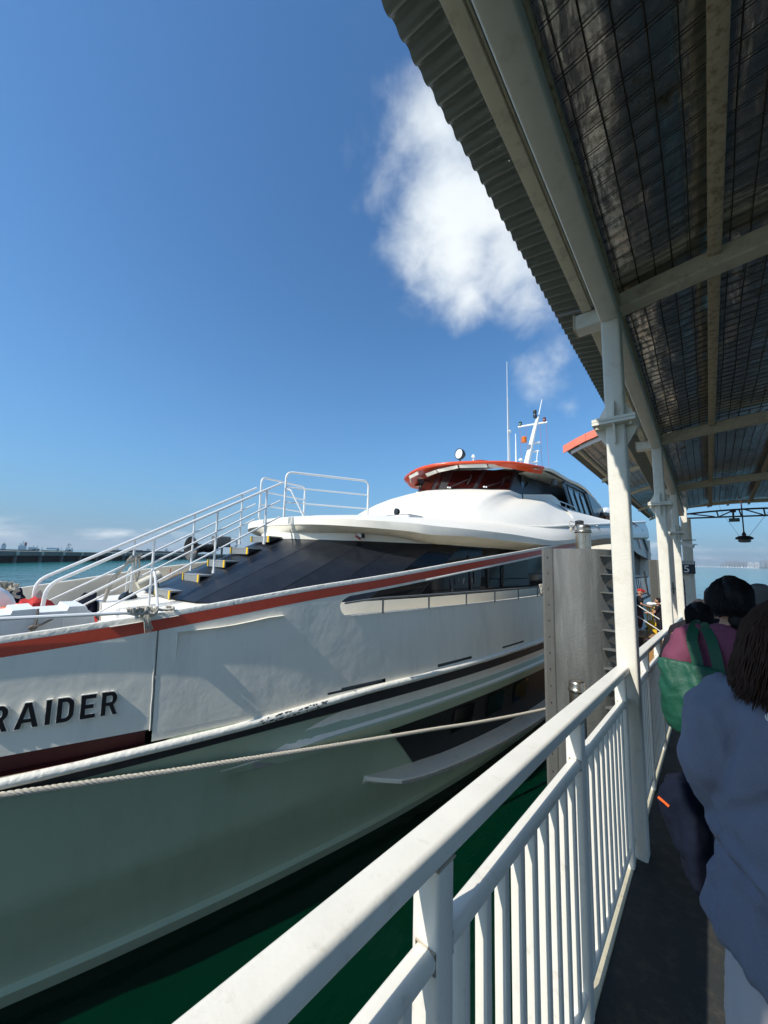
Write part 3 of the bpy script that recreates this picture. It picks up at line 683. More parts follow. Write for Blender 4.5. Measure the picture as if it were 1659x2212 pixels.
for z in (-1.72, -2.33): mb = MB(); mb.tube([(-1.98, 18.9, z), (-1.2, 18.9, z-.02)], .024, 6); mb.build('bar', m_yel, yb)
for x in (-1.96, -1.88, -1.78, -1.56, -1.3): mb = MB(); mb.tube([(x, 18.9, -3.1 if x in (-1.96, -1.3) else -2.33), (x, 18.9, -1.73)], .024, 6); mb.build('upright', m_yel, yb)
mb = MB(); mb.beam((-1.97, 18.88, -2.3), (-1.5, 18.88, -2.75), .02, .3); mb.build('side_panel', m_yel, yb)
wb = thing('white_boom', 'white boom with a wrapped end above the yellow barrier', 'boom', (-1.6, 19.4, -1.6))
mb = MB(); mb.tube([(-1.95, 19.4, -1.62), (-1.2, 19.4, -1.56)], .05, 8); mb.build('spar', m_signw, wb)
mb = MB(); mb.ell((-1.90, 19.38, -1.63), (.13, .08, .085)); mb.build('wrapping', m_plast, wb)
bx = thing('black_locker', 'dark box on the pontoon beneath the boarding steps', 'locker', (-2.1, 17.4, -3.1))
mb = MB(); mb.rbox(-2.28, -1.95, 17.3, 17.7, -3.1, -2.72, 2, .01, 2); mb.build('body', m_frame, bx)
mb = MB(); mb.rbox(-2.29, -1.94, 17.29, 17.71, -2.719, -2.69, 2, .01, 2); mb.build('lid', m_wood, bx)

# ------------------------------------------------------------------ far jetty, bunker ships, skyline
P1 = Vector((-126.5, 7.5, 0)); jd = Vector((-232+126.5, 102-7.5, 0)).normalized(); jn = Vector((-jd.y, jd.x, 0))
jt = thing('breakwater_jetty', 'long low concrete jetty with pale blocks across the water', 'jetty', (P1.x, P1.y, SEA))
def jpt(s, o, z): q = P1+jd*s+jn*o; return (q.x, q.y, z)
def jbox(mb, s0, s1, o0, o1, z0, z1):
    v = [jpt(s, o, z) for z in (z0, z1) for o in (o0, o1) for s in (s0, s1)]
    mb.add(v, [(0, 2, 3, 1), (4, 5, 7, 6), (0, 1, 5, 4), (2, 6, 7, 3), (0, 4, 6, 2), (1, 3, 7, 5)])
k = 0
for i in range(-6, 30):
    s = 4.7+8.0*i
    mb = MB(); jbox(mb, s+.45, s+7.55, 0, 5, -2.1, -1.0); mb.build('deck_slab', m_concj, jt)
    mb = MB(); jbox(mb, s-.43, s+.43, -.12, 5, -2.0, -.96); mb.build('pale_block', m_concl, jt)
    mb = MB(); mb.lathe(jpt(s+.1, .6, 0), [(.42, -4.2), (.42, -2.05)], 10); mb.build('pile', m_concj, jt)
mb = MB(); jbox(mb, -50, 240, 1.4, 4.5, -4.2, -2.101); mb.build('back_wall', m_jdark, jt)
mb = MB(); jbox(mb, -50, 240, -.02, 5.02, -.999, -.93); mb.build('coping', m_concl, jt)

def vessel(name, label, az0, az1, dist, hull_top, items, group='moored bunker ships behind the jetty', mdk=None):
    a0, a1 = radians(az0), radians(az1); A = Vector((sin(a0), cos(a0), 0))*dist; B = Vector((sin(a1), cos(a1), 0))*dist; d = (B-A); Ln = d.length; d.normalize(); nn = Vector((-d.y, d.x, 0))
    t = thing(name, label, 'ship', ((A+B)/2).to_tuple()[:2]+(SEA,), group)
    def q(s, o, z): p = A+d*s*Ln+nn*o; return (p.x, p.y, z)
    ht = hull_top*dist; W = 4
    mb = MB(); rows = []
    for s in [0, .03, .08, .2, .5, .8, .92, 1.0]:
        wv = W*min(1, (s+.01)*10, (1.02-s)*7); sh = ht+(.8 if s > .9 else .3 if s < .05 else 0)*(dist/300)
        rows.append([q(s, -wv*.8, SEA-.5), q(s, -wv, sh), q(s, wv, sh), q(s, wv*.8, SEA-.5)])
    mb.grid(rows); mb.build('hull', m_sdark, t)
    for nm, s0, s1, e0, e1, mm in items:
        mb = MB(); z0 = e0*dist; z1 = e1*dist; w2 = min(W*.8, max(.25, (s1-s0)*Ln*.7))
        v = [q(s, o, z) for z in (z0, z1) for o in (-w2, w2) for s in (s0, s1)]
        mb.add(v, [(0, 2, 3, 1), (4, 5, 7, 6), (0, 1, 5, 4), (2, 6, 7, 3), (0, 4, 6, 2), (1, 3, 7, 5)]); mb.build(nm, mm, t)
W_, D_, R_ = m_swhite, m_sdark, m_sred
vessel('bunker_tanker', 'distant bunker tanker with white deckhouse and reddish funnel, farthest left behind the jetty', -87.5, -83.6, 300, -.0045,
 [('deckhouse', .06, .16, -.0045, .0025, W_), ('bridge', .22, .31, -.0045, .0045, W_), ('wheelhouse', .24, .29, .0045, .0062, D_), ('deckhouse', .55, .72, -.0045, .0035, W_), ('bridge', .57, .66, .0035, .0075, W_), ('funnel', .67, .72, .0035, .0098, R_), ('mast', .64, .648, .0075, .0125, D_), ('cargo_tank', .76, .95, -.0045, .0010, W_), ('derrick', .86, .87, -.001, .0045, D_), ('derrick', .94, .95, -.001, .0045, D_), ('mast', .27, .275, .006, .0095, D_), ('crane', .0, .05, .002, .0042, D_)])
vessel('bunker_tanker', 'distant bunker tanker with long white tank and tall cluttered mast, above the pale jetty blocks', -83.5, -80.7, 305, -.0045,
 [('cargo_tank', .17, .47, -.0025, .0008, W_), ('deckhouse', .48, .56, -.0045, .0012, W_), ('post', .03, .04, -.0045, .0022, D_), ('deckhouse', .74, .98, -.0045, -.0008, W_), ('bridge', .76, .90, -.0008, .0030, W_), ('mast', .84, .852, .003, .0118, D_), ('radar', .78, .92, .0055, .0062, D_), ('radar', .80, .93, .0082, .0088, D_), ('post', .62, .63, -.0045, .0022, D_), ('fire_monitor', .93, 1.0, .0002, .0014, D_)])
vessel('cargo_barge', 'long dark barge with two small white houses, seen through the stair handrails', -77.6, -67.5, 320, .0002,
 [('deckhouse', .10, .13, .0002, .0035, W_), ('deckhouse', .42, .46, .0002, .0045, W_), ('deckhouse', .62, .66, .0002, .005, W_), ('mast', .64, .644, .005, .0085, D_), ('hatch', .18, .38, .0002, .0012, R_), ('hatch', .70, .95, .0002, .0012, R_), ('mast', .53, .534, .0002, .0065, D_)])

# shore and skyline
mb = MB(); rows = []
for i in range(60):
    a = radians(-7+i*.5); d_ = 4600
    rows.append([(sin(a)*d_, cos(a)*d_, SEA), (sin(a)*d_, cos(a)*d_, 4+9*abs(noise.noise(Vector((i*.4, 1, 1))))), (sin(a)*(d_+400), cos(a)*(d_+400), 8)])
mb.grid(rows); mb.build('far_shore', m_land, kind='structure')
def building(az_, wdeg, e1, m, dist=4500, name='tower_block', label='', group='hazy towers on the far shore', z0=SEA):
    a = radians(az_); hw = radians(wdeg/2)*dist
    t = thing(name, label, 'building', (sin(a)*dist, cos(a)*dist, z0), group)
    mb = MB(); x, y = sin(a)*dist, cos(a)*dist; H_ = e1*dist
    mb.box(x-hw, x+hw, y-30, y+30, z0, H_); mb.build('wall', m, t)
    mb = MB(); k = 0; z = 6
    while z < H_-4 and k < 14: mb.box(x-hw*.85, x+hw*.85, y-31, y-30.4, z, z+2.2); z += 7; k += 1
    if k: mb.build('window_band', m_town, t, kind='stuff')
    mb = MB(); mb.box(x-hw*.4, x+hw*.3, y-20, y+10, H_, H_+4); mb.build('roof', m, t)
TOW = ['small dim block at the left edge of the far-shore tower cluster', 'hazy grey block, second from the left in the far-shore cluster', 'hazy grey block in the middle left of the far-shore cluster', 'tallest hazy grey block of the middle far-shore cluster', 'lower hazy block just right of the tallest one in the middle cluster', 'hazy grey block right beside the pale pair of far towers', 'hazy grey tower right of the pale pair on the far shore', 'tallest hazy tower at the right edge of the far shore', 'hazy tower on the far shore, near the right picture edge', 'hazy far tower cut off by the right picture edge']
LT = 'pale slab tower, one of the pair right of the dark headland'
building(3.62, .42, .0093, m_tower, label='left tower of the pale pair on the hazy far shore')
building(4.08, .34, .0096, m_tower, label='right tower of the pale pair on the hazy far shore')
for i, (a, wd, e) in enumerate(((1.35, .3, .0075), (1.72, .35, .0112), (2.1, .4, .0118), (2.5, .4, .0122), (2.85, .35, .0105), (3.2, .3, .0112), (4.55, .3, .0135), (4.9, .35, .015), (5.3, .4, .013), (5.8, .4, .012))):
    building(a, wd, e, m_town, 4800+40*i, label=TOW[i])
SHED = ['white', 'pale', 'low', 'long low', 'bright']
for i in range(22):
    a = -1.0+i*.23
    building(a, .10+.08*(i*37 % 5)/5, -.0001+.0013*((i*53 % 7)/7)+.0003, m_swhite, 3600, 'waterfront_shed', 'tiny white waterfront shed in the bright row along the far shoreline', 'white waterfront sheds')

# ------------------------------------------------------------------ ferry
XC = -6.6
GY = [-6.6, -6, -4, -2, 0, 1.5, 3, 5, 7, 9, 12, 30]; GX = [-6.6, -6.35, -5.75, -5.12, -4.45, -3.98, -3.6, -3.22, -2.97, -2.83, -2.75, -2.7]
def Xg(y): return spl(GY, GX, y)
ZY = [-6.6, -2, .33, .88, 1.36, 1.87, 2.92, 3.93, 6.27, 8.9, 10.87, 16.3, 30]; ZZ = [-1.1, -.93, -.735, -.672, -.61, -.535, -.386, -.268, .02, .306, .513, 1.07, 1.9]
def zg(y): return spl(ZY, ZZ, y)
def dxs(y, off): # keep the offsets inside the hull near the bow
    return max(XC, Xg(y)+off) if off < 0 else Xg(y)+off*min(1, (y+6.6)*2)
def sm(a, b, x): t = max(0, min(1, (x-a)/(b-a))); return t*t*(3-2*t)
MB.weld = True
def leanT(p):
    d = LEAN*max(0, p[2]+1.70); return (p[0]-d, p[1], p[2]) if p[0] > XC else (p[0]+d, p[1], p[2])
LEAN = .09
def both(mb, rows, **k):
    if mb.side is None: mb.side = MB(mb.T)
    mb.grid(rows, **k); mb.side.grid([[(2*XC-p[0], p[1], p[2]) for p in r] for r in rows], **k)
def yr(a, b, st=.22):
    n = max(1, int(math.ceil((b-a)/st))); return [a+(b-a)*i/n for i in range(n+1)]
ferry = thing('ferry', 'big white passenger ferry with red stripe, raised RAIDER lettering and orange-red bridge visor', 'ferry', (XC, 8, SEA))
PY = yr(-6.6, -1, .4)[:-1]+yr(-1, 3.33, .16)
UPY = [3.349, 3.361, 3.40, 3.445, 3.55, 3.683, 3.934, 4.209, 4.9]; UPZ = [-.633, -.605, -.565, -.541, -.50, -.472, -.445, -.415, -.20]
LOY = [3.349, 3.358, 3.386, 3.42, 3.456, 3.6, 30]; LOZ = [-.633, -.681, -.731, -.758, -.769, -.764, -.745]
def upz(y): return min(spl(UPY, UPZ, y) if y < 4.9 else 9, zg(y)-.20)
def loz(y): return spl(LOY, LOZ, y)
ZB = -1.63
def hrow(y, zs, off=0): return [(dxs(y, off), y, z) for z in zs]
mb = MB(leanT)
# bow plate with the long scupper opening
sl = [(-3.0, 1.37, -1.745, -1.650)]
rows_y = yr(-6.6, -3.0, .4)
def lv(a, b, n): return [a+(b-a)*i/n for i in range(n+1)]
both(mb, [hrow(y, lv(ZB-.13, zg(y)-.16, 8)) for y in yr(-6.6, -3.0, .4)])
both(mb, [hrow(y, lv(-1.648, zg(y)-.16, 8)) for y in yr(-3.0, 1.39, .12)])
both(mb, [hrow(y, lv(-1.648, zg(y)-.16, 8)) for y in yr(1.402, 3.349, .12)])
# lower strip, pierced by scuppers
scup = [(3.16, 4.03, -1.675, -1.627), (5.06, 5.92, -1.650, -1.608), (6.92, 7.79, -1.628, -1.597), (8.9, 9.6, -1.63, -1.59)]
both(mb, [hrow(y, lv(-1.76, -1.69, 1)) for y in yr(1.402, 30, .3)])
cur = 1.402
for a, b, z0, z1 in scup:
    both(mb, [hrow(y, [-1.69, -1.649, -1.58 if y > 3.349 else -1.648]) for y in yr(cur, a, .2)])
    both(mb, [hrow(y, [-1.69, z0]) for y in yr(a, b, .2)]); 
    both(mb, [hrow(y, [z1, -1.58]) for y in yr(max(a, 3.349), b, .2)])
    cur = b
both(mb, [hrow(y, [-1.69, -1.58]) for y in yr(cur, 30, .5)])
ly = [3.349, 3.353, 3.358, 3.37, 3.386, 3.40, 3.42, 3.456, 3.5, 3.6]+yr(3.7, 30, .22)
both(mb, [hrow(y, lv(-1.58, loz(y), 6)) for y in ly])
uy = [3.349, 3.353, 3.361, 3.38, 3.40, 3.42, 3.445, 3.5, 3.55, 3.62, 3.683, 3.8, 3.934, 4.07, 4.209, 4.35, 4.5, 4.7]+yr(4.9, 30, .3)
both(mb, [hrow(y, lv(upz(y), zg(y)-.16, 2)) for y in uy])
# thickness of the opening's lip
both(mb, [[(dxs(y, 0), y, loz(y)), (dxs(y, -.05), y, loz(y)+.002), (dxs(y, -.05), y, -1.2)] for y in ly])
both(mb, [[(dxs(y, 0), y, upz(y)), (dxs(y, -.05), y, upz(y)), (dxs(y, -.05), y, zg(y)-.02)] for y in uy])
both(mb, [[(dxs(y, -.05), y, zg(y)-.02), (dxs(y, -.05), y, zg(y)-.6)] for y in yr(-6.6, 3.33, .3)])
KEEP.add('topside_plating')
hull = mb.build('topside_plating', m_hull, ferry, ang=50)
# scupper recesses
for a, b, z0, z1 in scup+[(-3.0, 1.39, -1.80, -1.648)]:
    big = a < 0
    mb = MB(leanT); both(mb, [[(dxs(y, 0), y, z1), (dxs(y, -.13 if big else -.05), y, z1+.01), (dxs(y, -.13 if big else -.05), y, z0-.01), (dxs(y, 0), y, z0)] for y in yr(a, b, .25)])
    mb.build('scupper', m_redin if big else m_grail, ferry)
# stripe, cap, welded seam
mb = MB(leanT); both(mb, [[(dxs(y, .0012), y, zg(y)-.165), (dxs(y, .0012), y, zg(y)-.052)] for y in yr(-6.6, 30, .25)]); mb.build('red_stripe', m_stripe, ferry)
mb = MB(leanT); both(mb, [[(dxs(y, -.055), y, zg(y)-.055), (dxs(y, -.055), y, zg(y)-.006), (dxs(y, -.04), y, zg(y)), (dxs(y, -.002), y, zg(y)), (dxs(y, .002), y, zg(y)-.010), (dxs(y, .002), y, zg(y)-.047), (dxs(y, .001), y, zg(y)-.054)] for y in yr(-6.6, 30, .25)]); mb.build('gunwale_cap', m_rub, ferry)
mb = MB(leanT); both(mb, [[(dxs(y, -.052), y, upz(y)-.002), (dxs(y, .012), y, upz(y)-.002), (dxs(y, .016), y, upz(y)+.016), (dxs(y, .006), y, upz(y)+.032)] for y in yr(4.9, 30, .3)]); mb.build('lower_edge_bead', m_rub, ferry)
mb = MB(leanT); both(mb, [[(dxs(y, -.055), y, loz(y)+.001), (dxs(y, .008), y, loz(y)+.006), (dxs(y, .010), y, loz(y)-.008)] for y in yr(3.5, 30, .4)]); mb.build('opening_bead', m_rub, ferry)
mb = MB(leanT); mb.tube([(dxs(1.395, .001), 1.395+.003*sin(k*1.3), -1.66+(zg(1.395)-.17+1.66)*k/24) for k in range(25)], .0032, 5); mb.build('weld_seam', m_guard, ferry)
mb = MB(leanT); mb.tube([(dxs(1.383, .0), 1.383+.002*sin(k*.9), -1.66+(zg(1.395)-.17+1.66)*k/24) for k in range(25)], .006, 5); mb.build('weld_bead', m_hull, ferry)
def zr_(y): return spl([-6.6, .4, 1.4, 2.0, 3, 4, 30], [-1.87, -1.842, -1.815, -1.80, -1.752, -1.715, -1.70], y)
# rub rail and black band
mb = MB(); P = [(dxs(y, .022), y, zr_(y)) for y in yr(-6.5, 30, .2)]; R = [.042+.004*noise.noise(Vector((p[1]*5, 0, 0))) for p in P]
mb.tube(P, R, 10); mb.tube([(2*XC-p[0], p[1], p[2]) for p in P], R, 8); mb.build('rub_rail', m_rub, ferry)
mb = MB(); both(mb, [[(dxs(y, .004), y, zr_(y)-.03), (dxs(y, .022), y, zr_(y)-.045), (dxs(y, .020), y, -1.885-.06*sm(3, 0, y)), (dxs(y, .0), y, -1.90-.06*sm(3, 0, y))] for y in yr(-6.6, 30, .3)]); mb.build('black_fender_band', m_black, ferry)
mb = MB(); rg = random.Random(5)
for k in range(34):
    y = 2.35+.75*rg.random()**.8; a = rg.uniform(-.5, .9); r_ = .0435; mb.ell((dxs(y, .022)+r_*cos(a), y, zr_(y)+r_*sin(a)), (.004, .012+.035*rg.random(), .003+.006*rg.random()), 8, 4)
mb.build('scuff_marks', m_black, ferry, kind='stuff')
# lower hull
def lin(z): return -.34*(-1.88-z)/1.72
def lrow(y):
    s = sm(1.95, 3.1, y); b = sm(-6.6, -3, y); kn = 1-sm(2.8, 3.9, y)
    r = [(-1.80 if y < 1.402 else -1.755, 0), (-1.88, 0), (-2.0, lin(-2.0)+.01*s), (-2.125, lin(-2.125)+.105*s), (-2.15, lin(-2.15)+.125*s), (-2.285, lin(-2.285)+.12*s), (-2.31, lin(-2.31)-.03*s), (-2.6, lin(-2.6)-.02*s), (-2.80, lin(-2.80)+.02*kn), (-2.95, lin(-2.95)+.028*kn), (-2.96, lin(-2.96)+.024*kn), (-3.3, lin(-3.3)+.0), (-3.31, lin(-3.31)-.004), (-3.595, lin(-3.595)-.012), (-3.625, lin(-3.625)+.045), (-3.665, lin(-3.665)+.035), (-3.70, lin(-3.7)-.02), (-3.95, -.47), (-4.6, -.8)]
    return [(dxs(y, o*b if o < 0 else o), y, z) for z, o in r]
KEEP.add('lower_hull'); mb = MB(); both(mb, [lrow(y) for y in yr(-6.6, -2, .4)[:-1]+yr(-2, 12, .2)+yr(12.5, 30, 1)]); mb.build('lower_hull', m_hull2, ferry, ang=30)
rows = []
for y in yr(2.04, 30, .12):
    q = sm(2.04, 3.5, y); zt = -2.215+(.325)*q; zb_ = -2.225+.10*sm(2.04, 3.2, y); sg = sm(1.95, 3.1, y)
    def of(z): return spl([-2.285, -2.15, -2.125, -2.0, -1.88], [lin(-2.285)+.12*sg, lin(-2.15)+.125*sg, lin(-2.125)+.105*sg, lin(-2.0)+.01*sg, 0], z)
    rows.append([(dxs(y, of(zt+(zb_-zt)*k/4)+.005), y, zt+(zb_-zt)*k/4) for k in range(5)])
mb = MB(); both(mb, rows); mb.build('flared_guard_face', m_hull, ferry, ang=30)
mb = MB(); both(mb, [[(dxs(y, .030*sm(2.0, 3.1, y)-.035), y, -2.128), (dxs(y, .08*sm(1.95, 3.1, y)-.05), y, -2.155), (dxs(y, .08*sm(1.95, 3.1, y)-.055), y, -2.28), (dxs(y, .03-.1), y, -2.305)] for y in yr(2.35, 30, .25)]); mb.build('upper_guard_edge', m_guard, ferry)
# dark recess between the guards, slanted at its front
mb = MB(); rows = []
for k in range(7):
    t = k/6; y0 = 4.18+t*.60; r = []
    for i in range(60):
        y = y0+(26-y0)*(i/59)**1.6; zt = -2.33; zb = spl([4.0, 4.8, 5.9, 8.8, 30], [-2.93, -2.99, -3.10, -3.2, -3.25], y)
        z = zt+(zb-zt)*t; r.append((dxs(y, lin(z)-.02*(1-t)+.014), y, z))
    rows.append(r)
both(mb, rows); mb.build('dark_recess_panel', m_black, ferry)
mb = MB(); rows = []
for y in yr(3.9, 30, .2):
    q = sm(3.9, 4.75, y); zl = spl([3.9, 4.7, 5.9, 8.8, 30], [-2.88, -3.04, -3.14, -3.24, -3.3], y); o = -.19+(.235)*sm(3.8, 4.3, y)
    rows.append([(dxs(y, lin(zl+.05*q)-.02), y, zl+.06*q), (dxs(y, o), y, zl), (dxs(y, o+.008), y, zl-.012), (dxs(y, o+.008), y, zl-.05), (dxs(y, o-.02), y, zl-.065), (dxs(y, lin(zl-.14)-.02), y, zl-.15)])
both(mb, rows); mb.f += [tuple(range(6)), ]; mb.mi += [0]; mb.build('lower_guard_ledge', m_hull, ferry, ang=35)
mb = MB(); both(mb, [[(dxs(y, .052), y, spl([3.9, 4.7, 5.9, 8.8, 30], [-2.88, -3.04, -3.14, -3.24, -3.3], y)-.008), (dxs(y, .058), y, spl([3.9, 4.7, 5.9, 8.8, 30], [-2.88, -3.04, -3.14, -3.24, -3.3], y)-.058)] for y in yr(4.3, 30, .25)]); mb.build('lower_guard_edge', m_guard, ferry)
# windows glimpsed inside the recess
for y in (5.6, 6.6, 7.6):
    mb = MB(); mb.grid([[(dxs(yy, lin(-2.42)+.02), yy, -2.42), (dxs(yy, lin(-2.80)+.02), yy, -2.80)] for yy in (y, y+.55)]); mb.build('recess_window', m_glass, ferry)
# stern closure
mb = MB(); mb.box(2*XC+2.75, -2.75, 29.9, 30, -4.2, 1.6); mb.build('transom', m_hull, ferry)

# foredeck, side passage floor
def zdk(y): return spl([-6.6, -.5, .4, 1.4, 1.95, 2.5], [-1.35, -1.2, -1.02, -.80, -.775, -.70], y)
def zwell(y): return -1.22
mb = MB(); mb.grid([[(dxs(y, -.05)*(1-t)+(2*XC-dxs(y, -.05))*t, y, -1.22) for t in (0, .25, .5, .75, 1)] for y in yr(-6.6, 1.7, .4)]); mb.build('foredeck', m_house, ferry)
mb = MB(); mb.grid([[(dxs(y, -.05)*(1-t)+(-7.8)*t, y, zdk(y)) for t in (0, .25, .5, .75, 1)] for y in yr(1.55, 2.6, .2)]); mb.grid([[(dxs(1.55, -.05)*(1-t)+(-7.8)*t, 1.55, z) for z in (-1.22, zdk(1.55))] for t in (0, .5, 1)]); mb.build('raised_step_deck', m_house, ferry)
mb = MB(); mb.grid([[(dxs(y, -.05), y, zg(y)-.05), (dxs(y, -.52), y, zg(y)-.055), (dxs(y, -.53), y, -1.22)] for y in yr(1.02, 1.549, .1)]); mb.build('side_shelf', m_house, ferry)
mb = MB(); both(mb, [[(dxs(y, -.05), y, -1.15), (dxs(y, -1.6), y, -1.15)] for y in yr(2.6, 30, 1)]); mb.build('side_passage_floor', m_house, ferry)
# inner face of the far bulwark with seams
mb = MB(); 
for ya, yb_ in ((-6, -3.2), (-3.2, -.3), (-.3, .98), (1.12, 2.6), (2.61, 4.2), (4.21, 7.5)):
    mb.grid([[(2*XC-dxs(y, -.058), y, zg(y)-.03), (2*XC-dxs(y, -.066), y, zg(y)-.22), (2*XC-dxs(y, -.058), y, zg(y)-.225), (2*XC-dxs(y, -.062), y, -1.22)] for y in yr(ya+.006, yb_-.006, .4)])
mb.build('bulwark_lining', m_bul, ferry, ang=20)
mb = MB(); mb.lathe((2*XC-dxs(1.05, -.12), 1.05, 0), [(.10, -1.1), (.10, zg(1.05)-.04)], 16); mb.build('bulwark_stanchion', mat('pinkish_stanchion', (.42, .32, .30), .6), ferry)

# ---- cabin front and sides
def plan_mir(pl): return pl
PB = [(-6.6, 2.24, -.705), (-6.0, 2.26, -.70), (-5.5, 2.32, -.70), (-5.2, 2.48, -.70), (-4.8, 2.85, -.70), (-4.45, 3.5, -.70), (-4.15, 4.4, -.70), (-3.95, 5.5, -.70), (-3.72, 7.5, -.70), (-3.55, 10, -.70), (-3.45, 14, -.70), (-3.4, 30, -.70)]
TT = [(-6.6, 4.17, .33), (-6.18, 4.22, .31), (-5.56, 4.57, .304), (-5.2, 4.86, .30), (-4.90, 5.15, .30), (-4.5, 5.72, .296), (-4.10, 6.31, .292), (-3.90, 6.95, .288), (-3.75, 7.69, .285), (-3.45, 9.52, .267), (-3.3, 14, .3), (-3.25, 30, 1.3)]
def facet(mb, A, B, n=4, push=0.0):
    rows = []
    for a, b in zip(A, B):
        a = Vector(a); b = Vector(b); rows.append([a.lerp(b, k/n)+Vector((push*sin(pi*k/n)*.6, -push*sin(pi*k/n), push*sin(pi*k/n)*.5)) for k in range(n+1)])
    both(mb, rows)
for i in range(0, len(PB)-1):
    mb = MB(); facet(mb, [PB[i], PB[i+1]], [TT[i], TT[i+1]], 4); 
    mb.build('tinted_panel', m_panel if i < 6 else m_glass, ferry, ang=20)
for i in (2, 4, 5, 6, 7):
    for s in (1, -1):
        f = lambda p: (p[0] if s > 0 else 2*XC-p[0], p[1]-.004, p[2]+.004)
        mb = MB(); mb.tube([f(PB[i]), f(TT[i])], .0028, 4); mb.build('panel_seam', m_frame, ferry)
# lower white coaming below the dark wall
mb = MB(); both(mb, [[(p[0]+.004, p[1], -.70), (p[0]+.012, p[1], -.90), (p[0]+.014, p[1], -1.16)] for p in PB[3:]]); mb.build('cabin_coaming', m_house, ferry)
# cabin side windows behind the rail
def sidex(y, z):
    a = spl([p[1] for p in PB[3:]], [p[0] for p in PB[3:]], y); b = spl([p[1] for p in TT[4:]], [p[0] for p in TT[4:]], y); t = (z+.7)/1.0; return a+(b-a)*t
for y, wd in ((6.5, .42), (7.15, .42), (7.8, .42), (8.45, .4)):
    mb = MB(); mb.tube([(sidex(y, -.62)+.02, y, -.62), (sidex(y, .10)+.02, y, .10)], .022, 6); mb.build('window_mullion', m_frame, ferry)
for y in (6.65, 7.3):
    fr = MB(); pts = bend([(sidex(y, -.5)+.02, y, -.5), (sidex(y, .02)+.02, y, .02), (sidex(y+.5, .02)+.02, y+.5, .02), (sidex(y+.5, -.5)+.02, y+.5, -.5)], .08); fr.tube(pts, .012, 5); fr.build('window_frame', m_frame, ferry)
# seats glimpsed through the side windows
for y in (6.75, 6.9, 7.15):
    mb = MB(); mb.rbox(sidex(y, -.3)+.006, sidex(y, -.3)+.03, y, y+.09, -.52, -.38, 0, .02, 3); mb.build('seat_headrest', m_grail, ferry)
# rail inside the opening
mb = MB(); rp = [(dxs(y, -.045), y, spl([3.38, 3.99, 6.3, 30], [-.60, -.56, -.552, -.55], y)) for y in yr(3.38, 14, .3)]
mb.tube(rp, .014, 6); mb.build('passage_rail', m_grail, ferry)
for y in (3.99, 4.89, 5.83, 6.73, 7.67, 8.61, 9.55):
    mb = MB(); mb.tube([(dxs(y, -.045), y, -.77), (dxs(y, -.045), y, -.56)], .014, 6); mb.build('passage_rail_post', m_grail, ferry)

# ---- upper deck slab
SR = [(-6.6, 4.2, .72, .585), (-5.95, 4.24, .715, .582), (-5.3, 4.38, .70, .567), (-4.62, 4.78, .662, .531), (-4.1, 5.45, .638, .49), (-3.88, 5.85, .612, .45), (-3.56, 6.74, .600, .466), (-3.28, 7.9, .585, .438), (-3.10, 9.0, .556, .428), (-3.0, 9.9, .54, .43), (-2.92, 11, .60, .50), (-2.86, 13, .78, .68), (-2.80, 17, 1.15, 1.02), (-2.78, 30, 2.0, 1.8)]
def smooth_line(P, n=5): 
    return curve3([Vector((p[0], p[1], p[2])) for p in P], n)
top = smooth_line([(a, b, c) for a, b, c, d in SR]); bot = smooth_line([(a, b, d) for a, b, c, d in SR])
CR = [(-6.6, 7.15, 1.04), (-5.95, 7.22, 1.02), (-5.4, 7.42, 1.0), (-4.9, 7.75, .998), (-4.52, 8.05, .998), (-4.25, 8.35, .99), (-4.03, 8.72, .99), (-3.82, 9.15, .97), (-3.62, 9.65, .955), (-3.42, 10.3, .98), (-3.28, 10.9, 1.02), (-3.09, 12.4, 1.177), (-3.03, 15.3, 1.45), (-2.97, 30, 2.9)]
crl = smooth_line(CR)
UI = [(-6.6, 4.15, .445), (-6.02, 4.29, .430), (-5.34, 4.75, .444), (-4.9, 5.14, .438), (-4.55, 5.65, .398), (-4.19, 6.17, .305), (-3.92, 6.9, .290), (-3.76, 7.69, .287), (-3.6, 8.6, .28), (-3.45, 9.5, .27), (-3.38, 11, .3), (-3.3, 14, .45), (-3.25, 18, .8), (-3.2, 30, 1.5)]
uil = smooth_line(UI)
mb = MB(); both(mb, [[t+Vector((0, .012, .012)), t, b, b+Vector((-.012, .012, -.004))] for t, b in zip(top, bot)]); mb.build('upper_deck_rim', m_house, ferry, ang=30)
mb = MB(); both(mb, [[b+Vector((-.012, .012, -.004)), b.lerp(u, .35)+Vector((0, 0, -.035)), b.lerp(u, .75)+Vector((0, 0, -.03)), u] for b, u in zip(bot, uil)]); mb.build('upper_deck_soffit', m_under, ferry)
KEEP.add('upper_deck'); mb = MB(); both(mb, [[t+Vector((0, .012, .012)), t.lerp(c, .15)+Vector((0, 0, .045)), t.lerp(c, .4)+Vector((0, 0, .055)), t.lerp(c, .8)+Vector((0, 0, .005)), c+Vector((0, 0, -.01))] for t, c in zip(top, crl)]); mb.build('upper_deck', m_house, ferry)
i = 0
mb = MB(); tl = smooth_line([(a, b, c) for a, b, c in TT[:7]]); ul = smooth_line(UI[:6]+[(-4.10, 6.31, .293)])
both(mb, [[Vector(a)+Vector((0, -.004, 0)), Vector(b)+Vector((0, -.004, 0))] for a, b in zip(tl, ul)]); mb.build('white_front_band', m_house, ferry)
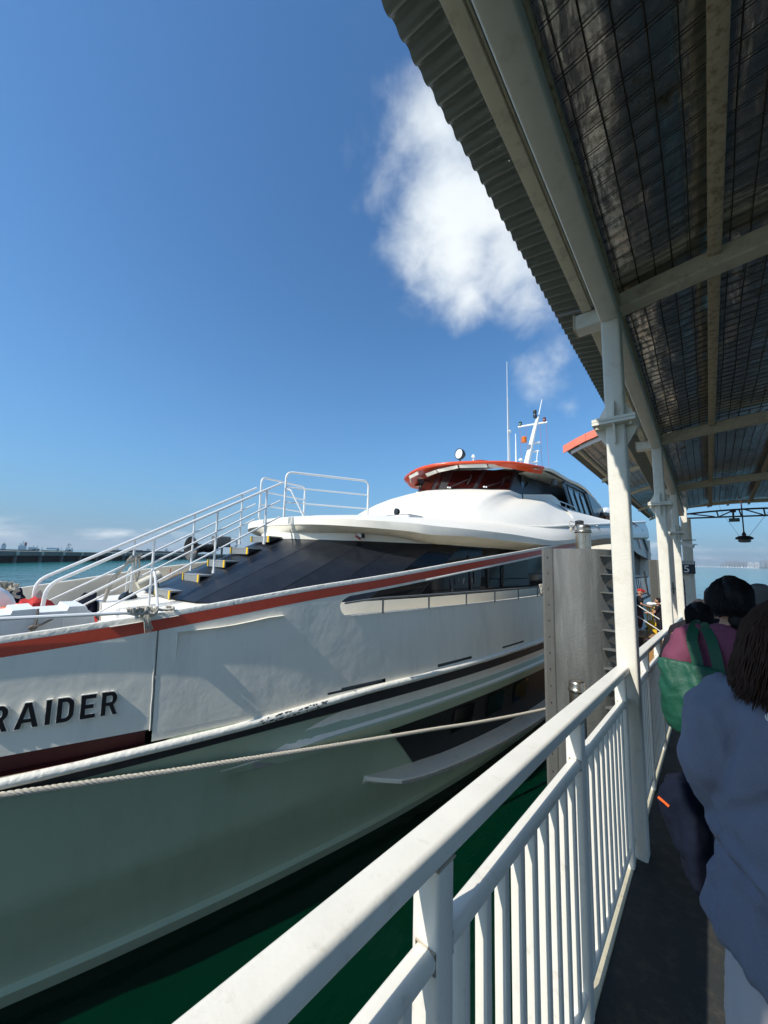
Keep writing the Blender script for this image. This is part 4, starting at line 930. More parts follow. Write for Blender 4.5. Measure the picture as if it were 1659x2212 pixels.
# ---- bridge base (deckhouse), bulging from the deck crease up to the windows
WB = [(-6.6, 10.18, 2.255), (-6.1, 10.36, 2.25), (-5.55, 10.62, 2.245), (-5.1, 11.05, 2.25), (-4.66, 11.52, 2.26), (-4.64, 11.9, 2.18), (-4.6, 12.35, 2.10), (-4.35, 12.7, 2.10), (-4.05, 13.2, 2.08), (-3.98, 13.6, 2.06), (-4.0, 14.2, 2.10), (-4.0, 14.8, 2.10), (-4.0, 15.3, 2.11), (-4.0, 30, 2.2)]
wbl = smooth_line(WB)
rows = []
for c, wv in zip(crl, wbl):
    r = [c+Vector((.0, 0, -.012))]
    for t in (.12, .25, .4, .55, .7, .85, 1.0):
        p = c.lerp(wv, t); out_ = Vector((c.x-XC, c.y-14, 0)); out_.z = 0
        front = 1-sm(8.6, 12.5, c.y)
        b_ = sin(pi*min(1, t))**.8 if t < 1 else 0
        p += Vector((.06*b_*(1-front), -.16*b_*front, .15*b_*front+.04*b_*(1-front))); r.append(p)
    rows.append(r)
KEEP.add('bridge_base'); mb = MB(); both(mb, rows); mb.build('bridge_base', m_house, ferry)
mb = MB(); tp = [c+Vector((.012, -.01, -.055)) for c in crl[30:]]; rr = [.03+.035*min(1, i/25) for i in range(len(tp))]
mb.tube(tp, rr, 10); mb.tube([(2*XC-p.x, p.y, p.z) for p in tp], rr, 8); mb.build('moulded_gutter', m_house, ferry)
mb = MB(); both(mb, [[c+Vector((.0, 0, -.10)), c.lerp(t, .5)+Vector((.04, 0, -.03)), t+Vector((0, .012, .012))] for c, t in list(zip(crl, top))[38:]]); mb.build('quarter_side', m_house, ferry)
# ---- bridge windows
WBF = [(-6.6+.0, 10.18, 2.255), (-5.49, 10.66, 2.245), (-4.66, 11.52, 2.262)]
WTF = [(-6.6+.0, 10.66, 2.99), (-5.40, 11.31, 3.0), (-4.80, 12.40, 3.08)]
WIN = [((-6.35, 10.25, 2.252), (-5.49, 10.66, 2.245), (-5.42, 11.31, 3.005), (-6.30, 10.80, 2.985)), ((-5.44, 10.68, 2.246), (-4.66, 11.52, 2.262), (-4.82, 12.40, 3.08), (-5.36, 11.34, 3.008)),
       ((-6.6, 10.18, 2.255), (-6.41, 10.23, 2.253), (-6.36, 10.78, 2.985), (-6.6, 10.68, 2.985))]
mb = MB(); 
both(mb, [[WBF[0], WTF[0]], [(-6.38, 10.24, 2.252), (-6.33, 10.79, 2.985)], [WBF[1], WTF[1]], [WBF[2], WTF[2]], [(-4.62, 12.35, 2.12), (-4.68, 13.4, 3.0)], [(-4.6, 12.9, 2.1), (-4.64, 14.2, 3.04)], [(-4.55, 18, 2.1), (-4.6, 18, 3.3)]]); 
mb.build('bridge_window_band', m_frame, ferry, ang=15)
for q in WIN[:2]:
    for s in (0, 1):
        c = [Vector(p) for p in q]; cc = sum(c, Vector())/4; v = []
        for p in c:
            p2 = cc+(p-cc)*.90; v.append((p2.x if not s else 2*XC-p2.x, p2.y-.014, p2.z+.008))
        mb = MB(); mb.add(v, [(0, 1, 2, 3)]); mb.build('bridge_window', m_bridge, ferry)
mb = MB(); v = [(-6.55, 10.18, 2.30), (-6.65, 10.18, 2.30), (-6.65, 10.64, 2.94), (-6.55, 10.64, 2.94)]; mb.add(v, [(0, 1, 2, 3)]); mb.build('bridge_window', m_bridge, ferry)
# pale fascia segments above the windows
FT = [(-7.46, 10.75, 3.02), (-6.85, 10.52, 3.035), (-6.07, 10.66, 3.125), (-5.27, 11.18, 3.155), (-4.72, 11.95, 3.16)]
FB = [(-7.44, 10.86, 2.925), (-6.80, 10.58, 2.945), (-6.07, 10.72, 3.03), (-5.27, 11.24, 3.045), (-4.74, 12.02, 3.06)]
FT = [tuple(c*.958 for c in q) for q in FT]; FB = [tuple(c*.958 for c in q) for q in FB]
for i in range(4):
    a, b = Vector(FT[i]), Vector(FT[i+1]); c, d = Vector(FB[i]), Vector(FB[i+1]); e = .03
    v = [a.lerp(b, e), a.lerp(b, 1-e), c.lerp(d, 1-e), c.lerp(d, e)]; v2 = [p+Vector((-.01, .05, .01)) for p in v]
    mb = MB(); mb.add(v+v2, [(0, 1, 2, 3), (7, 6, 5, 4), (0, 4, 5, 1), (1, 5, 6, 2), (2, 6, 7, 3), (3, 7, 4, 0)]); mb.build('fascia_panel', m_house, ferry)
    if i > 1: mb = MB(); mb.add([(2*XC-p.x, p.y, p.z) for p in v+v2], [(0, 1, 2, 3), (7, 6, 5, 4), (0, 4, 5, 1), (1, 5, 6, 2), (2, 6, 7, 3), (3, 7, 4, 0)]); mb.build('fascia_panel', m_house, ferry)
# visor
VS = [(-6.6, 10.02, 3.10), (-6.15, 10.1, 3.105), (-5.77, 10.26, 3.11), (-5.4, 10.48, 3.115), (-5.06, 10.73, 3.12), (-4.72, 11.0, 3.125), (-4.43, 11.3, 3.125), (-4.2, 11.7, 3.12), (-4.05, 12.1, 3.13), (-3.95, 12.6, 3.17)]
vl = smooth_line(VS, 4); full = [Vector((2*XC-p.x, p.y, p.z)) for p in vl[::-1]][:-1]+vl
mb = MB(); mb.tube([p+Vector((0, 0, -.045)) for p in full], .05, 12); mb.build('visor_edge', m_orange, ferry)
mb = MB(); rows = []
for p in full:
    cx = XC+(p.x-XC)*.93; dd = .15*sm(1.4, 2.5, abs(p.x-XC)); rows.append([p+Vector((0, 0, -.085)), Vector((XC+(p.x-XC)*.97, p.y+.10, p.z-.085-dd)), Vector((XC+(p.x-XC)*.9, p.y+.50, p.z-.02-dd*.3))])
mb.grid(rows); mb.build('visor_underside', m_orange, ferry)
mb = MB(); rows = []
for p in full: rows.append([p+Vector((0, .02, -.005)), p.lerp(Vector((XC+(p.x-XC)*.8, p.y+1.2, 3.28)), .4)+Vector((0, 0, .02)), Vector((XC+(p.x-XC)*.75, p.y+1.5, 3.30))])
mb.grid(rows); mb.build('visor_top', m_orange, ferry)
# roof with rounded edge running aft
RE = [(-3.95, 12.45, 3.13), (-3.95, 13.2, 3.24), (-3.95, 13.9, 3.30), (-3.95, 15.6, 3.31), (-3.95, 17.3, 3.40), (-3.95, 18.8, 3.36), (-4.0, 20.5, 3.2), (-4.0, 24, 2.68), (-3.9, 27.1, 2.2)]
rel = smooth_line(RE, 5)
mb = MB(); both(mb, [[p+Vector((-.05, 0, -.10)), p+Vector((.0, 0, -.05)), p, p+Vector((-.10, 0, .045)), p+Vector((-.6, 0, .10)), Vector((XC, p.y, p.z+.12))] for p in rel]); mb.build('bridge_roof', m_house, ferry)
mb = MB(); both(mb, [[(XC, 10.8, 3.28), (XC+1.2, 10.95, 3.26), (XC+2.1, 12.0, 3.2)], [(XC, 12.5, 3.32), (XC+1.6, 12.5, 3.30), (XC+2.6, 12.5, 3.20)]]); mb.build('bridge_roof_front', m_house, ferry)
# grey wing soffit
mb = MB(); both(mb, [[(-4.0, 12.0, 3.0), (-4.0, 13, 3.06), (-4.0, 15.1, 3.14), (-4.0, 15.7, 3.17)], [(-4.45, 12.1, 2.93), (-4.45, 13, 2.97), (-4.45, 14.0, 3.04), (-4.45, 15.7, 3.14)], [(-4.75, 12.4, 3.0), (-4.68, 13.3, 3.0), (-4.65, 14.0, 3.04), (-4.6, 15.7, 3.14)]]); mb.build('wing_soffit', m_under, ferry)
# wing bulwark box
bxp = [(-4.58, 12.45, 2.26), (-4.04, 13.68, 2.385), (-3.99, 14.0, 2.33), (-3.99, 14.5, 2.25), (-3.99, 14.65, 2.11)]
mb = MB(); both(mb, [[Vector(p), Vector((p[0], p[1], 2.04))] for p in bxp]); both(mb, [[Vector(p), Vector((p[0]-.12, p[1]+.06, p[2]))] for p in bxp]); both(mb, [[Vector((p[0]-.12, p[1]+.06, p[2])), Vector((p[0]-.12, p[1]+.06, 2.04))] for p in bxp]); mb.build('wing_bulwark', m_house, ferry, ang=15)
mb = MB(); mb.tube([(-4.5, 12.7, 2.30), (-4.07, 13.66, 2.41)], .018, 6); mb.build('bulwark_pad', m_frame, ferry)
mb = MB(); both(mb, [[(-4.62, 11.9, 2.02), (-4.60, 12.4, 2.02)], [(-4.66, 11.52, 2.262), (-4.60, 12.4, 2.235)]]); mb.build('bulwark_step', m_house, ferry)
mb = MB(); rpth = bend([(-3.99, 14.5, 2.25), (-3.99, 15.4, 2.27), (-3.99, 16.5, 2.275), (-3.99, 16.9, 2.11)], .1); mb.tube(rpth, .022, 6)
for y in (15.3,): mb.tube([(-3.99, y, 2.1), (-3.99, y, 2.27)], .018, 6)
mb.build('wing_rail', m_plast, ferry)
# dark wing door surround, sliding panes, aft side wall
mb = MB(); both(mb, [[(-4.02, 15.1, 3.15), (-4.02, 16.2, 2.1)], [(-4.02, 15.35, 3.16), (-4.02, 16.5, 2.1)]]); both(mb, [[(-4.02, 15.1, 3.17), (-4.02, 15.15, 3.09)], [(-4.02, 18.9, 3.28), (-4.02, 18.9, 3.18)]]); both(mb, [[(-4.02, 18.5, 3.2), (-4.02, 20.1, 2.12)], [(-4.02, 18.9, 3.28), (-4.02, 20.5, 2.12)]]); both(mb, [[(-4.02, 16.2, 2.17), (-4.02, 16.2, 2.09)], [(-4.02, 20.3, 2.22), (-4.02, 20.3, 2.1)]]); mb.build('wing_window_frame', m_frame, ferry)
mb = MB(); both(mb, [[(-4.09, 15.2, 3.1), (-4.09, 16.4, 2.1)], [(-4.09, 18.8, 3.2), (-4.09, 20.3, 2.1)]]); mb.build('wing_window_backing', m_hwall, ferry)
m_pane = mat('pale_blue_pane', (.10, .16, .20), .12, spec=.8)
for k in range(3):
    y0 = 15.75+.95*k; mb = MB(); both(mb, [[(-4.05, y0, 2.95), (-4.05, y0+1.05, 2.2)], [(-4.05, y0+.75, 2.96), (-4.05, y0+1.83, 2.2)]]); mb.build('wing_pane', m_pane, ferry)
    mb = MB(); mb.tube([(-4.03, y0-.07, 3.02), (-4.03, y0+1.0, 2.15)], .025, 5); mb.build('wing_mullion', m_frame, ferry)
mb = MB(); both(mb, [[(-4.01, 18.9, 3.3), (-4.0, 20.5, 2.12)], [(-4.01, 20.5, 3.15), (-4.0, 22, 2.2)], [(-4.01, 24, 2.6), (-4.0, 24.5, 2.25)]]); mb.build('aft_side_panel', m_hwall, ferry)
mb = MB(); both(mb, [[(-4.66, 12.5, 3.0), (-4.64, 12.5, 2.1)], [(-4.66, 16, 3.15), (-4.66, 16, 2.1)]]); mb.build('side_glazing', m_glass, ferry)
# bell, wipers
mb = MB(); mb.lathe((-4.15, 14.4, 0), [(.02, 3.10), (.05, 3.09), (.09, 3.02), (.10, 2.92), (.14, 2.84), (.16, 2.83)], 16); mb.build('ship_bell', m_grail, ferry)
for (a, b, c_) in (((-6.20, 10.26, 2.31), (-5.62, 10.70, 2.62), (-5.70, 10.62, 2.42)), ((-5.22, 10.83, 2.32), (-4.86, 11.50, 2.58), (-4.92, 11.42, 2.37)), ((-7.6, 10.5, 2.32), (-7.75, 10.86, 2.62), (-7.7, 10.8, 2.45))):
    a, b, c_ = Vector(a), Vector(b), Vector(c_)
    w0 = MB(); w0.tube([a, b], .012, 5); w0.tube([a+Vector((.05, .03, -.01)), b], .010, 5); wo = w0.build('wiper', m_frame, ferry)
    mb = MB(); mb.tube([b+Vector((.02, 0, .12)), b, c_], .014, 5); mb.build('wiper_blade', m_frame, wo)
    mb = MB(); mb.ell(a, (.035, .035, .03)); mb.ell(a+Vector((.06, .03, -.01)), (.03, .03, .03)); mb.build('wiper_pivot', m_plast, wo)
# ---- roof gear
mb = MB(); mb.tube([(-6.6, 11.75, 3.25), (-6.6, 11.75, 3.62)], .03, 8); mb.tube([(-6.6+.20*cos(a), 11.75+.02, 3.83-.20*abs(sin(a))) for a in [pi*k/10 for k in range(11)]], .013, 5); mb.build('searchlight_yoke', m_frame, ferry)
mb = MB(); mb.lathe((-6.6, 11.78, 3.84), [(.10, .16), (.17, .06), (.195, -.02), (.195, -.10), (.18, -.10), (.17, -.06)], 20, ax=(.25, .97, 0)); sl_ = mb.build('searchlight', m_frame, ferry)
mb = MB(); mb.lathe((-6.6, 11.78, 3.84), [(.175, -.085), (.12, -.06), (.002, -.045)], 20, ax=(.25, .97, 0)); mb.build('searchlight_lens', m_lens, sl_)
for x, y, z0, z1, r in ((-6.62, 16.2, 3.3, 9.39, .022), (-6.6, 16.3, 3.3, 7.6, .036), (-6.6, 17.1, 3.3, 6.09, .045)):
    mb = MB(); mb.tube([(x, y, z0), (x, y, z0+(z1-z0)*.45), (x, y, z1)], [r, r, r*.5], 8)
    if r == .036: mb.lathe((x, y, 0), [(.05, 5.9), (.11, 5.98), (.05, 6.05)], 10)
    mb.build('whip_antenna', m_plast, ferry)
for x, y, z, r in ((-6.25, 12.1, 3.78, .07), (-6.6, 17.7, 4.95, .11)):
    mb = MB(); mb.lathe((x, y, 0), [(.025, 3.3), (.025, z-.06), (r, z-.05), (r*.9, z+.02), (r*.4, z+.06)], 12); mb.build('dome_aerial', m_plast, ferry)
ms = MB(); ms.tube([(-6.5, 18.2, 3.3), (-6.5, 18.25, 4.9), (-6.38, 19.1, 6.8), (-6.32, 19.5, 7.6)], [.17, .15, .10, .08], 8); mst = ms.build('signal_mast', m_plast, ferry)
mb = MB(); mb.tube([(-6.32, 19.5, 7.5), (-6.25, 20.0, 8.75)], [.035, .02], 6); mb.build('mast_spike', m_plast, mst)
mb = MB(); mb.beam((-7.24, 19.1, 7.15), (-5.86, 19.5, 7.24), .10, .08); mb.build('yardarm', m_plast, mst)
for x, y, z, m_ in ((-7.12, 19.13, 7.20, m_lampg), (-5.98, 19.45, 7.28, m_lampr)):
    mb = MB(); mb.lathe((x, y, z), [(.07, 0), (.09, .04), (.065, .14), (.09, .18), (.07, .21)], 12); mb.build('signal_lamp', m_, mst)
mb = MB(); mb.lathe((-6.6, 18.2, 5.95), [(.13, 0), (.13, .25), (.08, .30)], 12); mb.build('signal_lamp', m_lampo, mst)
mb = MB(); mb.lathe((-6.42, 19.35, 7.55), [(.08, 0), (.10, .15), (.07, .22), (.10, .32), (.08, .42)], 12); mb.build('signal_lamp', m_frame, mst)
mb = MB()
for s_, e in (((-6.45, 18.7, 5.0), .3), ((-6.42, 18.9, 5.6), .28), ((-6.4, 19.1, 6.1), .25)): mb.beam(s_, (s_[0]+e, s_[1]+.1, s_[2]+.02), .2, .04)
mb.tube([(-6.3, 18.5, 3.4), (-6.18, 18.9, 5.6)], .025, 6)
mb.build('mast_step', m_plast, mst)
mb = MB()
for x in (-7.15, -6.85, -6.2, -5.9): mb.tube([(x, 19.1+(x+7.2)*.28, 7.15), (x+.12, 19.1+(x+7.2)*.28, 3.5)], .008, 3)
mb.build('halyard', mat('red_halyard', (.35, .08, .08), .8), mst)
# liferaft canister and machinery seen aft of the wing
mb = MB(); mb.ell((-3.95, 23.2, 2.62), (.35, 1.2, .42), 14, 10); mb.build('liferaft_canister', m_plast, ferry)
mb = MB(); mb.beam((-3.85, 21.3, 2.50), (-3.5, 23.5, 2.52), .25, .16); mb.beam((-3.8, 21.6, 2.35), (-3.8, 21.4, 2.1), .1, .1); mb.build('davit', m_frame, ferry)
# blue and orange graphics, vent louvres, quarter
mb = MB(); mb.add([(-2.985, 13.5, 1.17), (-2.975, 14.4, 1.28), (-2.86, 15.0, .95)], [(0, 1, 2)]); mb.build('blue_flash', m_blueg, ferry)
for k in range(6): mb = MB(); mb.box(-2.99+.02*k, -2.93+.02*k, 15.5+.09*k, 15.8+.09*k, 1.30-.055*k, 1.33-.055*k); mb.build('vent_louvre', m_frame, ferry)
mb = MB(); mb.beam((-2.93, 15.15, 1.36), (-2.83, 15.7, .98), .03, .03); mb.build('vent_frame', m_plast, ferry)
mb = MB(); both(mb, [[(-2.9, 21, 1.0), (-2.95, 21, 2.25)], [(-2.9, 25.2, .6), (-2.95, 25.2, 2.22)], [(-2.9, 31.5, .3), (-2.95, 27.3, 2.2)]]); mb.build('quarter_screen', m_hwall, ferry)
mb = MB(); both(mb, [[(-2.88, 22, 2.30), (-3.6, 22, 2.42), (-6.6, 22, 2.5)], [(-2.88, 27.4, 2.18), (-3.6, 27.4, 2.3), (-6.6, 27.4, 2.4)], [(-2.88, 27.5, 2.05), (-3.6, 27.5, 2.1), (-6.6, 27.5, 2.1)]]); mb.build('aft_awning', m_stripe, ferry)
for k, m_ in enumerate((m_plast, m_under, m_plast)): mb = MB(); mb.tube([(-2.86, 26.9+.28*k, 2.12), (-2.86, 30.6+.3*k, .65)], .05, 6); mb.build('awning_strut', m_, ferry)
mb = MB(); mb.beam((-2.87, 24.6, 2.05), (-2.87, 26.6, .95), .02, .16); mb.build('orange_flash', m_orange, ferry)
fg = thing('ferry_gate', 'dark slatted boarding gate leaning against the ferry side beyond the first column', 'gate', (-2.4, 20, -1.25))
for k in range(6): mb = MB(); mb.beam((-2.35+.06*k, 20, -1.3), (-2.42+.075*k, 20, -.62), .015, .035); mb.build('slat', m_grail, fg)
for z in (-.58, -1.28): mb = MB(); mb.beam((-2.46, 20, z), (-1.98, 20, z+.05), .03, .05); mb.build('frame_bar', m_frame, fg)
mb = MB(); mb.beam((-1.98, 19.9, -1.4), (-2.10, 19.9, -.28), .04, .06); mb.build('frame_bar', m_frame, fg)
# hatch and lamps on the upper deck
mb = MB(); mb.rbox(-5.55, -4.55, 6.0, 6.6, .80, .885, 2, .05, 3); hc = mb.build('deck_hatch', m_plast, ferry)
mb = MB(); mb.rbox(-5.52, -4.58, 6.03, 6.57, .886, .905, 2, .05, 3); mb.build('hatch_lid', m_grail, hc)
mb = MB(); mb.lathe((-4.98, 6.15, .985), [(.05, .05), (.072, .02), (.075, -.03), (.06, -.035)], 14, ax=(.3, .95, 0)); mb.build('deck_spotlight', m_frame, hc)
for y, z in ((5.09, .35),):
    mb = MB(); mb.beam((-4.95, 5.03, .33), (-5.02, 4.98, .39), .10, .02); mb.tube([(-5.10, 4.98, .40), (-5.10, 4.97, .46)], .006, 4); mb.build('floodlight_bracket', m_redc, ferry)
    mb = MB(); mb.add([(-5.00, 4.98, .47), (-4.89, 5.0, .455), (-4.87, 5.0, .355), (-4.96, 4.97, .38), (-5.00, 5.02, .49), (-4.86, 5.05, .47), (-4.85, 5.05, .35), (-4.96, 5.0, .37)], [(0, 1, 2, 3), (7, 6, 5, 4), (0, 4, 5, 1), (1, 5, 6, 2), (2, 6, 7, 3), (3, 7, 4, 0)]); fl = mb.build('floodlight_head', m_frame, ferry)
    mb = MB(); mb.add([(-4.99, 4.974, .462), (-4.90, 4.992, .448), (-4.885, 4.992, .365), (-4.955, 4.964, .385)], [(0, 1, 2, 3)]); mb.build('floodlight_glass', m_lens, fl)

# ---- stairs up the raked front
for k in range(5):
    y = 2.317+.4115*k; z = -.723+.238*k
    stp = MB(); stp.rbox(-6.94, -6.26, y-.065, y+.22, z+.095, z+.118, 0, .004, 1); stp.box(-6.94, -6.26, y-.066, y-.052, z, z+.094)
    so_ = stp.build('stair_tread', m_tread, ferry)
    mb = MB(); mb.add([(-6.262, y-.05, z), (-6.262, y-.05, z+.09), (-6.262, y+.2, z+.09)], [(0, 1, 2)]); mb.add([(-6.94, y-.05, z), (-6.94, y-.05, z+.09), (-6.94, y+.2, z+.09)], [(0, 1, 2)]); mb.build('tread_bracket', m_glass, so_)
    for x in (-6.32, -6.93): mb = MB(); mb.box(x, x+.055, y-.072, y-.067, z, z+.122); mb.box(x, x+.055, y-.066, y-.02, z+.119, z+.122); mb.build('yellow_nosing', m_yel, so_)
# handrails
def srail(x, nm):
    h = MB(); sl_ = .58
    def zr(y, o): return .15+o+(y-1.91)*sl_
    ytop = 4.02
    def P(y, o): return (x, y, zr(y, o))
    mb = MB(); pth = bend([(x, .78 if x > -6.6 else .80, -.95), (x, .80, zr(.80, .0)+.04), (x, ytop, zr(ytop, .0))], .14, 6); mb.tube(pth, .022, 8); ra = mb.build('stair_handrail', m_plast, ferry)
    for o, y0 in ((-.34, .86), (-.66, 1.16)): mb = MB(); mb.tube([P(y0, o), P(ytop, o)], .015, 6); mb.build('stair_midrail', m_plast, ra)
    for y in (1.93, 2.83, 3.72): mb = MB(); mb.tube([(x, y, zr(y, 0)), (x, y+.01, zr(y, 0)-.97)], .018, 6); mb.tube([(x, y+.01, zr(y, 0)-.97), (x, y+.01, zr(y, 0)-1.02)], .026, 6); mb.build('stair_rail_post', m_plast, ra)
    s = 1 if x > XC else -1
    mb = MB(); mb.tube(bend([(x, 1.93, -.26), (x+.16*s, 1.93, -.32), (x+.30*s, 1.96, -.78)], .08), .018, 6); mb.build('stair_rail_brace', m_plast, ra)
srail(-6.15, 0); srail(-7.05, 1)
def prail(x0, x1, y0, y1, zb, zt0, zt1, br):
    mb = MB(); mb.tube(bend([(x0, y0, zb), (x0, y0, zt0), (x1, y1, zt1), (x1, y1, zb)], .14, 6), .022, 8); ra = mb.build('platform_rail', m_plast, ferry)
    for t in (.34, .67):
        za = zb+(zt0-zb)*(1-t); zc = zb+(zt1-zb)*(1-t); mb = MB(); mb.tube([(x0, y0, za), (x1, y1, zc)], .015, 6); mb.build('platform_midrail', m_plast, ra)
    mb = MB(); mb.tube(bend([(x0, y0, zb+.55), (x0+br*.1, y0+.05, zb+.54), (x0+br*.35, y0+.22, zb)], .05), .018, 6); mb.build('platform_brace', m_plast, ra)
prail(-6.15, -5.40, 4.12, 5.68, .72, 1.62, 1.62, 1)
prail(-7.05, -7.62, 4.12, 5.68, .75, 1.62, 1.72, -1)

MB.weld = False
# ------------------------------------------------------------------ raised letters on the bow
m_letter = mat('letter_black', (.006, .006, .007), .5, spec=.25)
def glyph(ch, wd, e):      # closed loops of a bold grotesque capital, height 1, stroke .165, grown by e
    s = .165/1.0; sx = s*.186/wd if wd else s; sx = min(sx, 1); ex = e*.186/wd
    def arc(cx, cy, rx, ry, a0, a1, n=8): return [(cx+rx*cos(radians(a0+(a1-a0)*k/n)), cy+ry*sin(radians(a0+(a1-a0)*k/n))) for k in range(n+1)]
    x0, x1, y0, y1 = -ex, 1+ex, -e, 1+e; ix = sx+ex
    if ch == 'I': return [[(x0, y0), (x1, y0), (x1, y1), (x0, y1)]]
    if ch == 'E': m0, m1 = .5-s/2-e, .5+s/2+e; t = s+e; return [[(x0, y0), (x1, y0), (x1, t), (ix, t), (ix, m0), (.86+ex, m0), (.86+ex, m1), (ix, m1), (ix, 1-t), (x1, 1-t), (x1, y1), (x0, y1)]]
    if ch == 'D': return [[(x0, y0), (.5, y0)]+arc(.5, .32, .5+ex, .32+e, -90, 0)+arc(.5, .68, .5+ex, .32+e, 0, 90)+[(x0, y1)],
                          [(ix, s+e), (.48, s+e)]+arc(.48, .34, .52-sx-ex, .34-s-e, -90, 0)+arc(.48, .66, .52-sx-ex, .34-s-e, 0, 90)+[(ix, 1-s-e)]]
    if ch == 'R': return [[(x0, y0), (ix, y0), (ix, .40-e), (.50-ex, .40-e), (.76-ex, y0), (1+ex+.02, y0), (.76, .42)]+arc(.60, .71, .38+ex, .29+e, -60, 90, 12)+[(x0, y1)],
                          [(ix, .40+s*.9+e), (.58, .40+s*.9+e)]+arc(.58, .70, .40-sx-ex, .145-e, -90, 90, 10)+[(ix, 1-s-e)]]
    if ch == 'A': a = .5-sx*.62; b = .5+sx*.62; return [[(x0, y0), (sx*1.05+ex, y0), (.31+ex*.2, .22-e), (.69-ex*.2, .22-e), (1-sx*1.05-ex, y0), (x1, y0), (b+ex, y1), (a-ex, y1)], [(.345+ex, .22+s*.85+e), (.655-ex, .22+s*.85+e), (.5, .84-e*2)]]
def hull_text(ch, y0, wd, z0, ht, prnt):
    for white in (1, 0):
        e = .030 if white else 0.0
        cu = bpy.data.curves.new('g', 'CURVE'); cu.dimensions = '2D'; cu.fill_mode = 'BOTH'; cu.extrude = .01
        for lp in glyph(ch, wd, e):
            sp = cu.splines.new('POLY'); sp.points.add(len(lp)-1); sp.use_cyclic_u = True
            for q, pt in zip(sp.points, lp): q.co = (pt[0], pt[1], 0, 1)
        o = bpy.data.objects.new('g', cu); col.objects.link(o); bpy.context.view_layer.update()
        me = bpy.data.meshes.new_from_object(o.evaluated_get(bpy.context.evaluated_depsgraph_get()))
        mb = MB(); vv = []
        for q in me.vertices:
            p = q.co; y = y0+p.x*wd; z = z0+p.y*ht
            d = (.002 if p.z < 0 else .022) if white else (.0225 if p.z < 0 else .026)
            sl_ = (Xg(y+.02)-Xg(y-.02))/.04; n = Vector((1, -sl_, 0)).normalized(); vv.append(leanT(Vector((Xg(y), y, z))+n*d))
        mb.add(vv, [tuple(f.vertices) for f in me.polygons])
        bpy.data.objects.remove(o); bpy.data.curves.remove(cu); bpy.data.meshes.remove(me)
        if white: par = mb.build('name_letter', m_rub, prnt, ang=25)
        else: mb.build('letter_face', m_letter, par, ang=25)
for ch, y, wd in (('R', .335, .108), ('A', .485, .138), ('I', .662, .031), ('D', .731, .105), ('E', .880, .098), ('R', 1.018, .108)): hull_text(ch, y, wd, -1.457, .19, ferry)

# ------------------------------------------------------------------ gear lying on the foredeck
t = thing('plastic_float', 'long white ribbed plastic float lying behind the red stripe at the bow', 'float', (-4.75, .4, -1.2))
mb = MB(); 
prof = [(-.9, -.66), (.30, -.605), (.40, -.60), (.41, -.567), (.56, -.562), (.58, -.60), (.79, -.60), (.805, -.562), (.935, -.565), (.955, -.605), (1.0, -.64), (1.03, -.76), (1.04, -1.2), (-.9, -1.2)]
mb.prism([(a, b) for a, b in prof], -5.25, -4.74, 0); mb.build('body', m_plast, t, ang=30)
for y in (.16, .60, .79): mb = MB(); mb.beam((-4.735, y, -1.15), (-4.735, y-.01, -.62), .03 if y > .2 else .06, .012, (1, 0, 0)); mb.build('moulded_rib', m_plast, t)
t = thing('lashing_cord', 'brown cord lashed round the white plastic float', 'cord', (-4.72, .55, -.6))
mb = MB(); mb.tube(curve3([(-4.72, .575, -.56), (-4.71, .575, -.66), (-4.70, .56, -.72), (-4.71, .52, -.82), (-4.72, .48, -.95)], 5), .011, 5); mb.tube(curve3([(-4.71, .69, -.66), (-4.70, .62, -.70), (-4.69, .555, -.73), (-4.71, .53, -.84), (-4.72, .50, -.95)], 5), .010, 5); mb.ell((-4.70, .555, -.725), (.02, .035, .025), 8, 6); mb.build('cord_turns', m_drope, t)
t = thing('gunwale_pipe', 'white horizontal pipe rail just above the gunwale at the bow', 'rail', (-4.4, .3, -.7))
mb = MB(); mb.tube([(dxs(y, -.05), y, -.588+.006*y) for y in yr(-2.5, 1.13, .3)], .017, 8); mb.build('pipe', m_plast, t)
mb = MB(); mb.tube([(dxs(1.13, -.05), 1.13, -.582), (dxs(1.20, -.05), 1.2, -.60), (dxs(1.21, -.05), 1.21, -.64)], .017, 8); mb.tube([(dxs(-2, -.05), -2, -.6), (dxs(-2, -.05), -2, -.95)], .017, 8); mb.build('pipe_foot', m_plast, t)
# rounded white drum with straps, far left
t = thing('white_drum', 'rounded white drum at the far left of the foredeck, with a dark strap', 'drum', (-6.2, .28, -1.2))
mb = MB(); mb.lathe((-6.55, .22, -.72), [(.22, -.0), (.29, .04), (.31, .12), (.31, .50), (.28, .58), (.2, .6)], 24, ax=(1, .05, 0)); mb.build('shell', m_plast, t)
mb = MB(); mb.lathe((-6.55, .22, -.72), [(.314, .26), (.316, .27), (.316, .30), (.314, .31)], 24, ax=(1, .05, 0)); mb.build('strap', m_drope, t)
def cloth(name, label, cat, c, r, m, seed, k=.35, tilt=0):
    mb = MB(); n, kk = 26, 16; vs = []
    for i in range(kk+1):
        for j in range(n):
            a = pi*i/kk; b = 2*pi*j/n; d = Vector((sin(a)*cos(b), sin(a)*sin(b), cos(a)))
            q = 1+k*noise.noise(d*1.8+Vector((seed, 0, 0)))+k*.5*noise.noise(d*4.5+Vector((seed, 3, 0)))-.06*abs(sin(b*5+seed))*sin(a)
            x = d.x*r[0]*q; y = d.y*r[1]*q; z = d.z*r[2]*q
            vs.append((c[0]+x, c[1]+y, max(-1.21, c[2]+z+y*tilt)))
    fs = [(i*n+j, i*n+(j+1) % n, (i+1)*n+(j+1) % n, (i+1)*n+j) for i in range(kk) for j in range(n)]
    mb.add(vs, fs); o = mb.build(name, m, None); return tag(o, label, cat)
